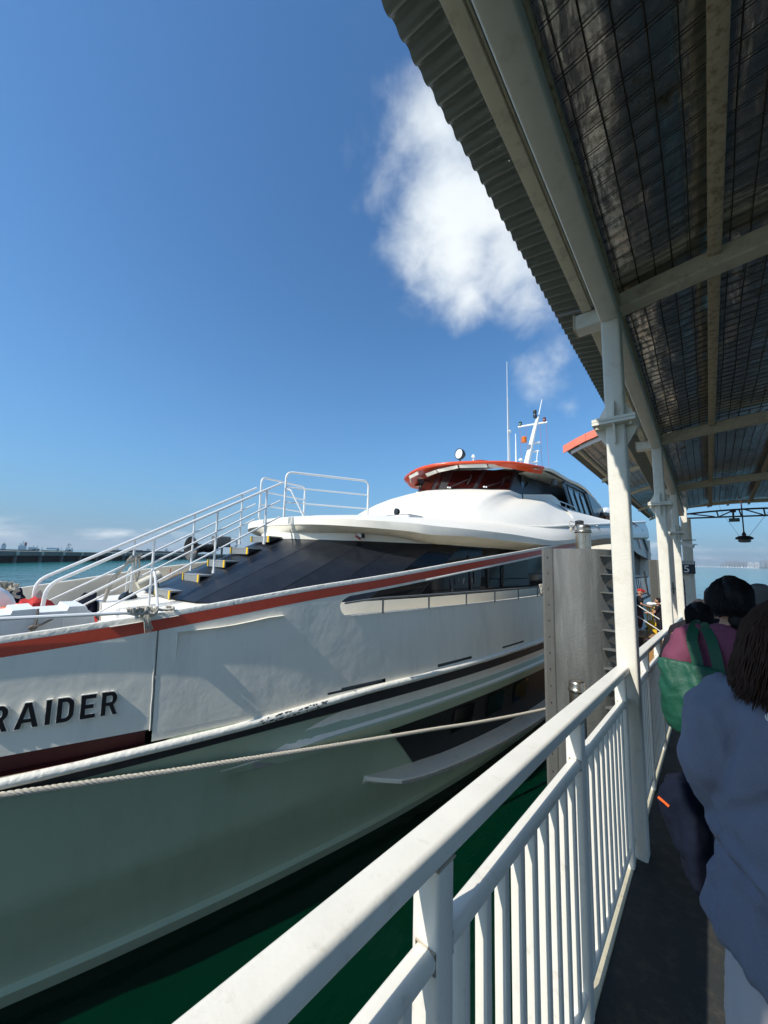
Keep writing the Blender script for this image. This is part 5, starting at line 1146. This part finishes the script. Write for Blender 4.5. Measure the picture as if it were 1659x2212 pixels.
cloth('life_jacket', 'orange life jacket bundle behind the white plastic float', 'life jacket', (-5.75, .50, -.80), (.22, .15, .17), m_oranc, 2, .3)
cloth('cargo_bag', 'bright red cloth bag under the lower end of the stair handrails', 'bag', (-6.9, .86, -.92), (.30, .24, .24), m_redc, 5, .3, -.4)
cloth('cargo_bag', 'dark navy bag between the white drum and the red bag', 'bag', (-7.3, .62, -.85), (.26, .15, .27), m_navy, 9, .35)
cloth('cargo_bag', 'dark navy drawstring bag slumped against the far bulwark', 'bag', (-7.25, 1.42, -.93), (.26, .15, .24), m_navy, 12, .35, .55)
cloth('cargo_bag', 'small red cloth showing beneath the navy drawstring bag', 'bag', (-6.9, 1.36, -1.08), (.2, .15, .13), m_redc, 15, .3)
t = thing('fender_ball', 'shiny black ball fender hanging by a cord from the stair handrail', 'fender', (-7.1, 1.93, -.78))
mb = MB(); mb.ell((-7.1, 1.93, -.79), (.135, .135, .13), 20, 14); mb.build('ball', mat('glossy_black_rubber', (.01, .01, .01), .12, spec=.8), t)
mb = MB(); mb.tube(curve3([(-7.08, 1.90, -.66), (-7.06, 1.93, -.60), (-7.05, 1.93, -.50), (-7.05, 1.93, -.42)], 4), .008, 5); mb.tube([(-7.1+.03*cos(k), 1.93+.03*sin(k), -.655) for k in range(7)], .008, 5, closed=True); mb.build('cord', m_drope, t)
t = thing('hung_rope', 'long pale rope looped over the stair handrail and hanging to the deck', 'rope', (-6.9, 1.9, -.3))
mb = MB()
for off in (0, .05): rope(mb, curve3([(-7.02, 1.98+off, -.12), (-7.0, 1.86, -.16-off), (-6.98, 1.80, -.26), (-6.98, 1.70-off, -.45), (-6.98, 1.64-off*.6, -.62), (-6.98, 1.56, -.95), (-6.96, 1.52, -1.18)], 6), .016)
rope(mb, curve3([(-6.98, 1.98, -.12), (-7.0, 2.02, -.25), (-7.02, 2.02, -.45), (-6.98, 1.98, -.49), (-6.96, 1.96, -.3), (-6.98, 1.95, -.1)], 6), .015)
for k in range(7): 
    a = k*.9; rope(mb, [(-7.03+.035*cos(a+b), 1.88+.02*k+.03*sin(b*1.0), -.13+.045*sin(b)+.006*k) for b in [i*.7 for i in range(9)]], .013)
mb.build('rope_strands', m_rope, t)
t = thing('coiled_rope', 'tangled pale rope heaped on top of the white drum', 'rope', (-6.4, .42, -.42))
mb = MB(); rng = random.Random(3)
for k in range(9):
    c = Vector((-6.5+.12*rng.random(), .26+.034*k, -.40-.012*k)); rope(mb, [c+Vector((.10*cos(b+k), .05*sin(b*1.3+k), .04*sin(b*2+k))) for b in [i*.55 for i in range(12)]], .016)
rope(mb, curve3([(-6.4, .50, -.42), (-6.38, .55, -.50), (-6.36, .54, -.58), (-6.36, .60, -.60)], 5), .02)
mb.build('rope_strands', m_rope, t)
t = thing('knotted_rope', 'knotted pale mooring rope with a frayed end hanging over the red stripe', 'rope', (dxs(1.27, 0), 1.27, -.60))
mb = MB(); rng = random.Random(11)
for k in range(10):
    c = Vector((dxs(1.2, -.04)+.02*rng.uniform(-1, 1), 1.17+.018*k, -.565+.012*rng.uniform(-1, 1)-.002*k)); rope(mb, [c+Vector((.035*cos(b+k*1.7), .045*sin(b+k), .032*sin(b*1.6+k*2))) for b in [i*.6 for i in range(12)]], .014)
rope(mb, curve3([(dxs(1.34, -.05), 1.36, -.56), (dxs(1.42, -.08), 1.42, -.575), (dxs(1.5, -.08), 1.5, -.57), (dxs(1.52, -.16), 1.52, -.56), (dxs(1.46, -.14), 1.46, -.555)], 5), .014)
mb.build('rope_knot', m_rope, t)
mb = MB()
for k in range(26):
    y = 1.25+.035*rng.random(); a = rng.uniform(-.02, .03); mb.tube(curve3([(dxs(y, .0), y, -.60), (dxs(y, .03), y+a*.5, -.66), (dxs(y, .035), y+.02+a, -.72-.05*rng.random())], 3), .0035, 3)
mb.build('frayed_end', m_rope, t, kind='stuff')
t = thing('deck_pipe_roll', 'pale grey rolled cylinder lying by the foot of the stairs, beyond the handrails', 'roll', (-7.5, 2.35, -.7))
mb = MB(); mb.tube([(-7.5, 2.16, -.60), (-7.5, 2.50, -.42)], .075, 16); mb.tube([(-7.5, 2.42, -.46), (-7.5, 2.50, -.42)], .083, 16); mb.build('roll', m_under, t)
mb = MB(); mb.tube([(-7.45, 2.45, -.52), (-7.45, 2.46, -.60), (-7.45, 2.47, -.78)], .02, 6); mb.build('stand', m_grail, t)
t = thing('deck_horn', 'black flared loudhailer and boxed camera on the far side of the stairs', 'horn', (-7.6, 3.4, .0))
mb = MB(); mb.lathe((-7.55, 3.05, .07), [(.05, .28), (.07, .24), (.09, .1), (.15, .03), (.24, -.04), (.235, -.05), (.14, .0), (.05, .08)], 24, ax=(-.15, 1, .05)); mb.build('horn_flare', m_black, t)
mb = MB(); mb.lathe((-7.55, 3.05, .07), [(.075, .24), (.085, .3), (.085, .46), (.06, .50)], 16, ax=(-.15, 1, .05)); mb.tube([(-7.6, 3.5, .05), (-7.6, 3.5, -.25)], .025, 6); mb.build('driver', m_black, t)
mb = MB(); mb.rbox(-7.66, -7.40, 3.44, 3.72, .12, .34, 1, .03, 3); mb.tube([(-7.5, 3.6, .12), (-7.5, 3.6, -.1)], .02, 6); mb.build('camera_housing', m_grail, t)
mb = MB(); mb.tube([(-7.45, 3.80+.09*cos(a), .20+.09*sin(a)) for a in [2*pi*k/14 for k in range(14)]], .02, 6, closed=True); mb.build('ring', m_plast, t)
t = thing('hawser_end', 'frayed white hawser hanging at the far end of the hull opening', 'rope', (-2.87, 8.7, -.55))
mb = MB()
for k in range(4): rope(mb, curve3([(-2.86, 8.66+.07*k, -.50), (-2.83, 8.68+.07*k, -.62), (-2.85, 8.68+.06*k, -.72-.03*(k % 2))], 5), .028)
mb.build('rope_strands', m_rope, t)
# mooring line stretched along the hull
t = thing('mooring_line', 'long twisted pale mooring line stretched across the ferry side', 'rope', (-3.4, 3, -2.1))
ML = [(-6.4, -3.8, -1.3), (-5.15, -1.6, -1.72), (-4.50, -.35, -1.84), (-4.222, .445, -1.90), (-4.0, 1.177, -1.985), (-3.88, 1.59, -2.035), (-3.745, 2.063, -2.085), (-3.545, 2.80, -2.17), (-3.273, 3.83, -2.285), (-3.02, 4.75, -2.38), (-2.821, 5.44, -2.455), (-2.55, 6.4, -2.54), (-2.311, 7.26, -2.604), (-2.22, 7.6, -2.62)]
mb = MB(); rope(mb, curve3(ML, 8), .025, pitch=.13, n=6); mb.build('rope_strands', m_rope, t)

# ------------------------------------------------------------------ people
def deckz(y): return -1.6-.05*y
def caps(mb, pts, n=12, sx=1.0):    # tapered rounded limb through (x, y, z, r)
    P = [Vector(p[:3]) for p in pts]; R = [p[3] for p in pts]; path = []; rad = []
    d0 = (P[0]-P[1]).normalized(); d1 = (P[-1]-P[-2]).normalized()
    for t in (1, .85, .5): path.append(P[0]+d0*R[0]*t); rad.append(R[0]*sqrt(max(.02, 1-t*t)))
    for a, b in zip(P, R): path.append(a); rad.append(b)
    for t in (.5, .85, 1): path.append(P[-1]+d1*R[-1]*t); rad.append(R[-1]*sqrt(max(.02, 1-t*t)))
    mb.tube(path, rad, n, sx=sx)
def rings(mb, L_, n=28):   # closed loft through elliptical rings (cx, cy, z, rx, ry)
    vs = [(c[0]+c[3]*cos(2*pi*j/n), c[1]+c[4]*sin(2*pi*j/n), c[2]+(c[5]*cos(2*pi*j/n) if len(c) > 5 else 0)+(c[6]*sin(2*pi*j/n) if len(c) > 6 else 0)+(c[7]*cos(4*pi*j/n) if len(c) > 7 else 0)) for c in L_ for j in range(n)]
    fs = [(i*n+j, i*n+(j+1) % n, (i+1)*n+(j+1) % n, (i+1)*n+j) for i in range(len(L_)-1) for j in range(n)]
    fs += [tuple(range(n))[::-1], tuple(range((len(L_)-1)*n, len(L_)*n))]
    mb.add(vs, fs)
def fingers(T, w, d, side, curl=.6):   # five separate fingers leaving the palm at w, pointing along d
    mb = MB(T); d = Vector(d).normalized(); s = Vector((1, 0, 0))*side; s = (s-d*s.dot(d)).normalized() if abs(d.dot(s)) < .95 else Vector((0, 1, 0)); u = d.cross(s); w = Vector(w)
    for k, (ln, o) in enumerate(((.068, -.027), (.077, -.009), (.072, .009), (.056, .026))):
        a = w+d*.075+s*o; b = a+d*ln*.5; c = b+(d*(1-curl)+u*curl)*ln*.5
        caps(mb, [(*a, .0095), (*b, .009), (*c, .0075)], 8)
    a = w+d*.03+s*-.035; caps(mb, [(*a, .012), (*(a+d*.035-s*.022), .011), (*(a+d*.06-s*.022+u*.012), .009)], 8)
    return mb
def person(label, x, y, z0, H=1.6, yaw=0, arms=None, skin=None, bodym=None, pose=None, vox=.011, turn=0, legs=None, group=None):
    t = thing('person', label, 'person', (x, y, z0), group); k = H/1.62; cy, sy = cos(yaw), sin(yaw)
    def T(p): px, py, pz = p[0]*k, p[1]*k, p[2]*k; return (x+px*cy-py*sy, y+px*sy+py*cy, z0+pz)
    mb = MB(T)
    lean = (pose or {}).get('lean', 0)
    rings(mb, [(0, .0, .80, .155, .10), (0, 0, .90, .165, .115), (0, .0, 1.02, .135, .10), (0, lean*.4, 1.15, .150, .105), (0, lean*.7, 1.27, .165, .10), (0, lean, 1.33, .12, .075), (0, lean, 1.37, .06, .055), (0, lean, 1.43, .052, .055)])
    hd = Vector((0, lean+.02, 1.505)); mb.ell(hd, (.075, .095, .112), 20, 14)
    ct, st_ = cos(turn), sin(turn)
    def hp(a, b, c): return (hd.x+a*ct-b*st_, hd.y+a*st_+b*ct, hd.z+c)
    caps(mb, [(*hp(0, .075, -.045), .04), (*hp(0, .06, -.07), .038)])
    caps(mb, [(*hp(0, .098, .01), .010), (*hp(0, .112, -.02), .014)], 8)
    for s in (-1, 1): mb.ell(hp(s*.078, -.005, -.005), (.014, .02, .032), 8, 8)
    caps(mb, [(*hp(-.02, .092, -.055), .009), (*hp(.02, .092, -.055), .009)], 8)
    for s in (-1, 1): caps(mb, [(*hp(s*.018, .088, .028), .012), (*hp(s*.045, .08, .03), .010)], 8)
    A = arms or [((-.17, 0, 1.31), (-.215, -.01, 1.06), (-.20, .06, .84)), ((.17, 0, 1.31), (.215, -.01, 1.06), (.20, .06, .84))]
    for s, (sh, el, wr) in zip((-1, 1), A):
        caps(mb, [(sh[0], sh[1]+lean, sh[2], .050), (*el, .036), (*wr, .025)])
        d = (Vector(wr)-Vector(el)).normalized(); p = Vector(wr)+d*.04; caps(mb, [(*wr, .026), (*p, .034), (*(p+d*.035), .030)], 12, sx=.6)
    Lg = legs or [((-.085, 0, .86), (-.095, .02, .46), (-.09, -.01, .07)), ((.085, 0, .86), (.095, .05, .46), (.09, .08, .07))]
    for hp_, kn, an in Lg:
        caps(mb, [(*hp_, .085), (*kn, .055), (*an, .038)]); caps(mb, [(an[0], an[1]-.03, .035, .035), (an[0], an[1]+.15, .028, .03)])
    r = remesh(mb, vox*k, 5)
    for s, (sh, el, wr) in zip((-1, 1), A):
        d = (Vector(wr)-Vector(el)); fm = fingers(T, wr, d, s); r.add(fm.v, fm.f)
    body = r.build('body', skin or m_skin, t, ang=180)
    mb = MB(T)
    for s in (-1, 1): mb.ell(hp(s*.032, .090, .008), (.011, .006, .008), 10, 6)
    mb.build('eyes', m_hblack, t)
    return t, T, hd, k
def garment(t, T, name, parts, m, vox=.012, fold=.006, seed=0, fs=9, sm_=5, vert=True, more=None):
    mb = MB(T)
    for kind, *a in parts:
        if kind == 'r': rings(mb, a[0])
        elif kind == 'c': caps(mb, a[0], 14)
        elif kind == 't': mb.tube(a[0], a[1], 16)
        else: mb.ell(*a)
    def disp(p):
        q = Vector((p.x*fs, p.y*fs, p.z*fs*(.35 if vert else 1)))+Vector((seed, 0, 0)); n1 = noise.noise(q)
        r1 = 1-abs(noise.noise(q*1.4+Vector((5, seed, 0))))*2
        q3 = Vector((p.x*fs*2.6+p.z*4, p.y*fs*2.6, p.z*fs*.8)); r3 = (1-abs(noise.noise(q3+Vector((seed, 9, 2))))*3)
        return fold*(n1*.9+r1*.6+max(0, r3)*.55)+(more(p) if more else 0)
    r = remesh(mb, vox, sm_, disp if fold else None); return r.build(name, m, t, ang=180)
def hair(t, T, hd, m, L_=.28, wd=1.0, strands=420, seed=1, curl=.02, cap=True, flare=.03):
    rng = random.Random(seed); mb = MB(T)
    if cap: rings(mb, [(hd.x, hd.y-.012, hd.z+.134, .010, .012), (hd.x, hd.y-.012, hd.z+.125, .040*wd, .05), (hd.x, hd.y-.013, hd.z+.105, .064*wd, .078), (hd.x, hd.y-.014, hd.z+.08, .083*wd, .10), (hd.x, hd.y-.016, hd.z+.04, .097*wd, .112), (hd.x, hd.y-.03, hd.z-.03, .100*wd, .103), (hd.x, hd.y-.045, hd.z-.10, .102*wd, .085), (hd.x, hd.y-.055, hd.z+.115-L_*.97, (.10+flare)*wd, .075)][:8])
    base = remesh(mb, .010, 4, lambda p: .004*noise.noise(Vector((p.x*50, p.y*50, p.z*9)))) if cap else MB()
    s_ = MB(T)
    for i in range(strands):
        a = rng.uniform(-pi*1.12, pi*.12); e = rng.uniform(.05, 1.0)
        q = Vector((cos(a), sin(a), 0)); top = Vector((hd.x, hd.y-.012, hd.z+.125))
        R0 = .088*wd*(.55+.45*e)+rng.uniform(0, .010); pts = []
        end = L_*(.90+.12*rng.random()**2); ph = rng.uniform(0, 6)
        for k in range(9):
            u = k/8; zz_ = hd.z+.132-.012*rng.random()-u*end
            rr = (.020+.088*sin(min(1, u*2.3)*pi/2)**.8*(1+.0*e)+flare*u*u*.9+.004*rng.random())*wd
            px = hd.x+q.x*rr*(1.0+.02*sin(ph)); py = hd.y-.014+q.y*rr*1.12-.035*u*u
            pts.append((px+curl*.25*sin(ph+u*5)*u, py+curl*.25*cos(ph+u*4)*u, zz_+.02*(1-u)*0))
        s_.tube(pts, [.0017]*8+[.0005], 3, caps=False)
    base.add(s_.v, s_.f); return base.build('hair', m, t, ang=180)

def crease(p):   # drape lines across the back of the shirt
    lx, lz = p.x-.175, p.z-deckz(1.24); d = 0
    for (x0, z0, x1, z1, w_, a_) in ((-.20, 1.05, .10, .94, .010, -.012), (-.20, 1.085, .06, 1.0, .014, .008), (-.14, 1.34, -.17, 1.20, .008, -.008), (-.10, 1.22, -.19, 1.12, .010, -.008), (-.06, 1.38, .12, 1.36, .006, -.004), (.0, 1.2, .05, .9, .012, -.006), (-.12, 1.0, -.10, .88, .010, -.008), (-.04, 1.1, -.06, .88, .012, .007)):
        dx, dz = x1-x0, z1-z0; l2 = dx*dx+dz*dz; t_ = max(0, min(1, ((lx-x0)*dx+(lz-z0)*dz)/l2)); e = sqrt((lx-x0-t_*dx)**2+(lz-z0-t_*dz)**2)
        d += a_*math.exp(-(e/w_)**2)*sin(pi*min(1, .15+t_*.8))
    if abs(lx+.098) < .017 and lz < 1.42: d += .002
    return d*1.5
# nearest woman: blue linen shirt buttoned down the back, pale trousers
t, T, hd, k = person('woman with dark brown bob in a loose blue linen shirt, back turned, nearest the camera', .175, 1.24, deckz(1.24), 1.60, 0,
   arms=[((-.14, -.02, 1.34), (-.175, .03, 1.15), (-.20, .22, 1.03)), ((.165, -.02, 1.31), (.235, .0, 1.06), (.20, .10, .86))])
garment(t, T, 'shirt', [('r', [(-.005, -.01, .87, .222, .155, 0, 0, .035), (-.005, -.01, .905, .216, .155, 0, 0, .02), (0, -.015, 1.0, .198, .140), (0, -.03, 1.12, .196, .140), (0, -.035, 1.27, .200, .135), (0, -.03, 1.36, .192, .118), (0, -.02, 1.425, .140, .095), (0, -.01, 1.46, .075, .07)]),
   ('t', [(-.12, -.03, 1.385), (-.160, -.035, 1.33), (-.178, -.03, 1.24), (-.175, .03, 1.16), (-.165, .12, 1.11)], [.060, .074, .074, .070, .062]), ('t', [(.13, -.03, 1.39), (.185, -.03, 1.34), (.235, -.01, 1.15), (.250, .0, 1.05), (.225, .08, .95)], [.065, .082, .085, .082, .070])], m_shirt, .009, .018, 3, 7, more=lambda p: crease(p))
for i, z in enumerate((1.385, 1.318, 1.25)):
    bz = MB(T); bz.lathe((-.098-.001*i, [-.146, -.166, -.172][i], z), [(.0085, 0), (.009, .002), (.008, .0035), (.004, .002), (.001, .002)], 16, ax=(0.05, -1, .05)); bo = bz.build('button', m_button, t)
hz_ = MB(T); hz_.tube([(-.07, -.172, .86), (-.07, -.168, 1.0), (-.07, -.172, 1.2), (-.07, -.145, 1.36)], .0025, 4); hz_.build('placket_seam', m_shirt, t)
garment(t, T, 'trousers', [('t', [(-.085, -.01, .90), (-.105, -.01, .70), (-.10, .02, .45), (-.09, .0, .12)], [.10, .098, .085, .08]), ('t', [(.085, -.01, .90), (.105, -.01, .70), (.10, .03, .45), (.09, .06, .12)], [.10, .098, .085, .08]), ('r', [(0, 0, .78, .16, .12), (0, 0, .95, .155, .115)])], m_trous, .012, .009, 8, 8)
hair(t, T, hd, m_hbrown, .235, 1.02, 3600, 4, .05, flare=.04)
fj = thing('folded_jacket', 'folded navy jacket with a small orange tag, held at the near woman’s left side'.replace('’', ''), 'jacket', (-.1, 1.36, -.85))
fj['label'] = 'folded navy jacket with small orange tag beside the woman in blue linen'
mb = MB()
rings(mb, [(-.055, 1.38, -.845, .008, .03), (-.06, 1.38, -.81, .024, .05), (-.075, 1.39, -.74, .036, .060), (-.085, 1.40, -.67, .044, .062), (-.085, 1.40, -.62, .042, .055), (-.075, 1.39, -.59, .022, .04)])
r = remesh(mb, .008, 3, lambda p: .014*noise.noise(Vector((p.x*26, p.y*26, p.z*7)))+.012*(1-2*abs(noise.noise(Vector((p.x*20+4, p.y*20, p.z*8)))))); r.build('cloth', m_navy, fj, ang=180)
mb = MB(); mb.beam((-.140, 1.35, -.636), (-.116, 1.345, -.648), .003, .006); mb.build('orange_tag', m_oranc, fj)

# woman in plum blouse with a green bag
t, T, hd, k = person('woman with black hair in a plum blouse carrying a green shoulder bag', .095, 2.92, deckz(2.92), 1.68, 0,
   arms=[((-.165, 0, 1.31), (-.245, -.02, 1.06), (-.22, .12, .92)), ((.165, 0, 1.31), (.23, -.01, 1.06), (.20, .1, .88))])
garment(t, T, 'blouse', [('r', [(0, 0, .82, .185, .135), (0, 0, 1.0, .175, .13), (0, 0, 1.15, .178, .13), (0, 0, 1.27, .182, .118), (0, 0, 1.335, .135, .085), (0, 0, 1.37, .072, .065)]),
   ('t', [(-.12, 0, 1.32), (-.185, -.005, 1.27), (-.235, -.01, 1.15), (-.255, -.015, 1.04)], [.06, .078, .080, .075]), ('t', [(.12, 0, 1.32), (.185, -.005, 1.27), (.235, -.01, 1.15), (.25, 0, 1.04)], [.06, .078, .080, .075])], m_purp, .012, .009, 6, 9)
garment(t, T, 'trousers', [('t', [(-.085, 0, .90), (-.10, 0, .70), (-.095, .02, .45), (-.09, .0, .10)], [.098, .09, .075, .065]), ('t', [(.085, 0, .90), (.10, 0, .70), (.095, .03, .45), (.09, .06, .10)], [.098, .09, .075, .065]), ('r', [(0, 0, .78, .155, .12), (0, 0, .95, .15, .115)])], m_dark, .014, .006, 8, 8)
hair(t, T, hd, m_hblack, .20, .80, 2200, 7, .06, flare=-.02)
mb = MB(T); mb.ell((hd.x+.02, hd.y-.10, hd.z-.10), (.045, .04, .05), 14, 10); r = remesh(mb, .008, 2, lambda p: .004*noise.noise(p*60)); r.build('hair_bun', m_hblack, t, ang=180)
bg_ = thing('shoulder_bag', 'big green nylon shoulder bag hanging against the railing', 'bag', (-.2, 2.8, -2.5))
mb = MB()
rings(mb, [(-.09, 2.80, -.93, .09, .05), (-.085, 2.79, -.90, .14, .07), (-.075, 2.78, -.82, .17, .085), (-.07, 2.77, -.73, .178, .078), (-.065, 2.76, -.64, .182, .055), (-.06, 2.755, -.575, .188, .026, -.01), (-.055, 2.755, -.548, .192, .014, -.02)])
r = remesh(mb, .009, 3, lambda p: .009*noise.noise(Vector((p.x*16, p.y*16, p.z*16)))+.009*(1-2*abs(noise.noise(Vector((p.x*12+3, p.y*9, p.z*9+p.x*12)))))); r.build('pouch', m_green, bg_, ang=180)
mb = MB()
for yo, zo in ((-.035, 0), (.05, 0)):
    pth = curve3([(-.03+yo, 2.752, -.60), (-.04+yo, 2.765, -.50), (-.055+yo, 2.80, -.41), (-.055+yo*.5, 2.88, -.345), (-.05, 2.95, -.345), (-.05, 3.03, -.42)], 6)
    for a, b in zip(pth[:-1], pth[1:]): mb.beam(a, b, .050, .006, (.1, -1, .5))
mb.build('strap', m_greens, bg_)

# heads further down the walkway
def bystander(label, x, y, H, hairm, style, cloth_m, seed, turn=0):
    t, T, hd, k = person(label, x, y, deckz(y), H, 0, vox=.014, turn=turn)
    garment(t, T, 'top', [('r', [(0, 0, .82, .18, .13), (0, 0, 1.15, .175, .13), (0, 0, 1.27, .180, .118), (0, 0, 1.335, .135, .085), (0, 0, 1.37, .072, .065)]), ('t', [(-.12, 0, 1.32), (-.185, -.005, 1.27), (-.235, -.01, 1.1)], [.06, .078, .07]), ('t', [(.12, 0, 1.32), (.185, -.005, 1.27), (.235, -.01, 1.1)], [.06, .078, .07])], cloth_m, .015, .006, seed, 9)
    garment(t, T, 'trousers', [('t', [(-.085, 0, .90), (-.10, 0, .6), (-.09, .0, .10)], [.098, .085, .065]), ('t', [(.085, 0, .90), (.10, 0, .6), (.09, .06, .10)], [.098, .085, .065]), ('r', [(0, 0, .78, .155, .12), (0, 0, .95, .15, .115)])], m_dark, .018, .004, seed, 8)
    if style == 'crop':
        mb = MB(T); rings(mb, [(hd.x, hd.y-.01, hd.z+.122, .02, .025), (hd.x, hd.y-.012, hd.z+.112, .052, .066), (hd.x, hd.y-.018, hd.z+.08, .076, .088), (hd.x, hd.y-.026, hd.z+.02, .082, .088), (hd.x, hd.y-.035, hd.z-.05, .076, .075), (hd.x, hd.y-.04, hd.z-.085, .055, .05)])
        r = remesh(mb, .011, 3, lambda p: .002*noise.noise(p*60)); r.build('hair', hairm, t, ang=180)
    elif style == 'fringe':
        mb = MB(T); rings(mb, [(hd.x, hd.y-.03, hd.z+.05, .079, .080), (hd.x, hd.y-.036, hd.z-.0, .082, .078), (hd.x, hd.y-.042, hd.z-.07, .070, .06)]); r = remesh(mb, .011, 3); r.build('hair', hairm, t, ang=180)
    else: hair(t, T, hd, hairm, .22, .88, 900, seed, .03, flare=-.02)
    return t
bystander('short person with black hair in front of the bald man', -.185+.115, 3.95, 1.50, m_hblack, 'bob', m_dark, 21)
bystander('bald man whose head just shows above the short black haired person', -.10+.02, 4.85, 1.53, m_hgrey, 'fringe', m_dark, 31)
bystander('man with grey cropped hair to the right of the woman in plum', .37, 5.1, 1.70, m_hgrey, 'crop', mat('faded_brown_shirt', (.09, .065, .05), .85), 41, .15)
bystander('person mostly hidden behind the woman in plum, one ear showing', .045, 4.2, 1.64, m_hblack, 'crop', m_dark, 51)

# people on the boarding steps
t, T, hd, k = person('person in a red cap and black clothes stepping down the boarding steps', -2.20, 18.15, -2.60, 1.62, radians(-75),
   arms=[((-.165, .02, 1.31), (-.20, .12, 1.08), (-.18, .34, .98)), ((.165, .02, 1.31), (.23, .10, 1.06), (.22, .32, 1.00))], pose={'lean': .10}, legs=[((-.085, 0, .86), (-.09, .12, .48), (-.085, .05, .07)), ((.085, 0, .86), (.10, -.02, .46), (.09, -.16, .09))])
garment(t, T, 'top', [('r', [(0, .02, .80, .19, .14), (0, .05, 1.1, .18, .14), (0, .08, 1.27, .185, .125), (0, .10, 1.335, .13, .085), (0, .10, 1.38, .07, .065)]), ('t', [(-.12, .1, 1.32), (-.185, .10, 1.26), (-.205, .12, 1.14)], [.06, .076, .07]), ('t', [(.12, .1, 1.32), (.185, .1, 1.26), (.23, .11, 1.14)], [.06, .076, .07])], m_dark, .016, .006, 61)
garment(t, T, 'trousers', [('t', [(-.085, 0, .90), (-.10, .12, .50), (-.09, .05, .12)], [.11, .10, .075]), ('t', [(.085, 0, .90), (.11, 0, .50), (.10, -.12, .14)], [.11, .10, .075]), ('r', [(0, 0, .76, .17, .13), (0, 0, .95, .165, .13)])], mat('dark_plaid_trousers', (.05, .02, .03), .85, var=.6, scale=14), .018, .005, 62)
mb = MB(T); rings(mb, [(hd.x, hd.y, hd.z+.14, .03, .03), (hd.x, hd.y, hd.z+.125, .065, .075), (hd.x, hd.y, hd.z+.08, .088, .105), (hd.x, hd.y, hd.z+.045, .09, .108)]); mb.tube([(hd.x, hd.y+.06, hd.z+.055), (hd.x, hd.y+.17, hd.z+.045)], [.06, .05], 10, sx=.15); r = remesh(mb, .010, 2); r.build('cap', m_redc, t, ang=180)
mb = MB(T)
for s in (-.09, .09): caps(mb, [(s, .0 if s < 0 else -.16, .035, .042), (s, .20 if s < 0 else .0, .03, .036)])
mb.build('shoe', m_plast, t, kind='stuff')
t, T, hd, k = person('dark-clothed person on the boarding steps, partly hidden by the second column', -1.52, 18.35, -2.90, 1.62, radians(80),
   arms=[((-.165, 0, 1.31), (-.22, .10, 1.06), (-.20, .34, 1.02)), ((.165, .02, 1.31), (.24, .14, 1.08), (.22, .36, 1.03))])
garment(t, T, 'top', [('r', [(0, 0, .80, .19, .14), (0, 0, 1.15, .18, .13), (0, 0, 1.27, .18, .12), (0, 0, 1.335, .13, .085), (0, 0, 1.38, .07, .065)]), ('t', [(-.12, 0, 1.32), (-.185, 0, 1.26), (-.205, .04, 1.14)], [.06, .076, .07]), ('t', [(.12, 0, 1.32), (.185, 0, 1.26), (.23, .06, 1.14)], [.06, .076, .07])], m_dark, .016, .006, 71)
garment(t, T, 'trousers', [('t', [(-.085, 0, .90), (-.10, 0, .50), (-.09, 0, .12)], [.11, .09, .075]), ('t', [(.085, 0, .90), (.10, .03, .50), (.09, .06, .12)], [.11, .09, .075])], m_dark, .018, .005, 72)
mb = MB(T); rings(mb, [(hd.x, hd.y-.01, hd.z+.122, .02, .025), (hd.x, hd.y-.012, hd.z+.112, .052, .066), (hd.x, hd.y-.018, hd.z+.08, .076, .088), (hd.x, hd.y-.026, hd.z+.02, .082, .088), (hd.x, hd.y-.035, hd.z-.05, .076, .075)]); r = remesh(mb, .012, 3); r.build('hair', m_hblack, t, ang=180)

# ------------------------------------------------------------------ sea air
mb = MB(); mb.box(-320, 7000, -400, 7000, SEA-1, 75) if False else mb.box(-7000, 7000, -7000, 7000, SEA-1, 110)
hzo = mb.build('haze', [], None, kind='stuff')
hm = bpy.data.materials.new('sea_haze'); hm.use_nodes = True; hn = hm.node_tree.nodes; hn.clear()
ho = hn.new('ShaderNodeOutputMaterial'); hv = hn.new('ShaderNodeVolumePrincipled'); hv.inputs['Color'].default_value = (.80, .88, .95, 1); hv.inputs['Density'].default_value = 1.6e-4; hv.inputs['Anisotropy'].default_value = 0.2
hm.node_tree.links.new(hv.outputs[0], ho.inputs['Volume']); hzo.data.materials.append(hm)
C.cycles.volume_bounces = 0
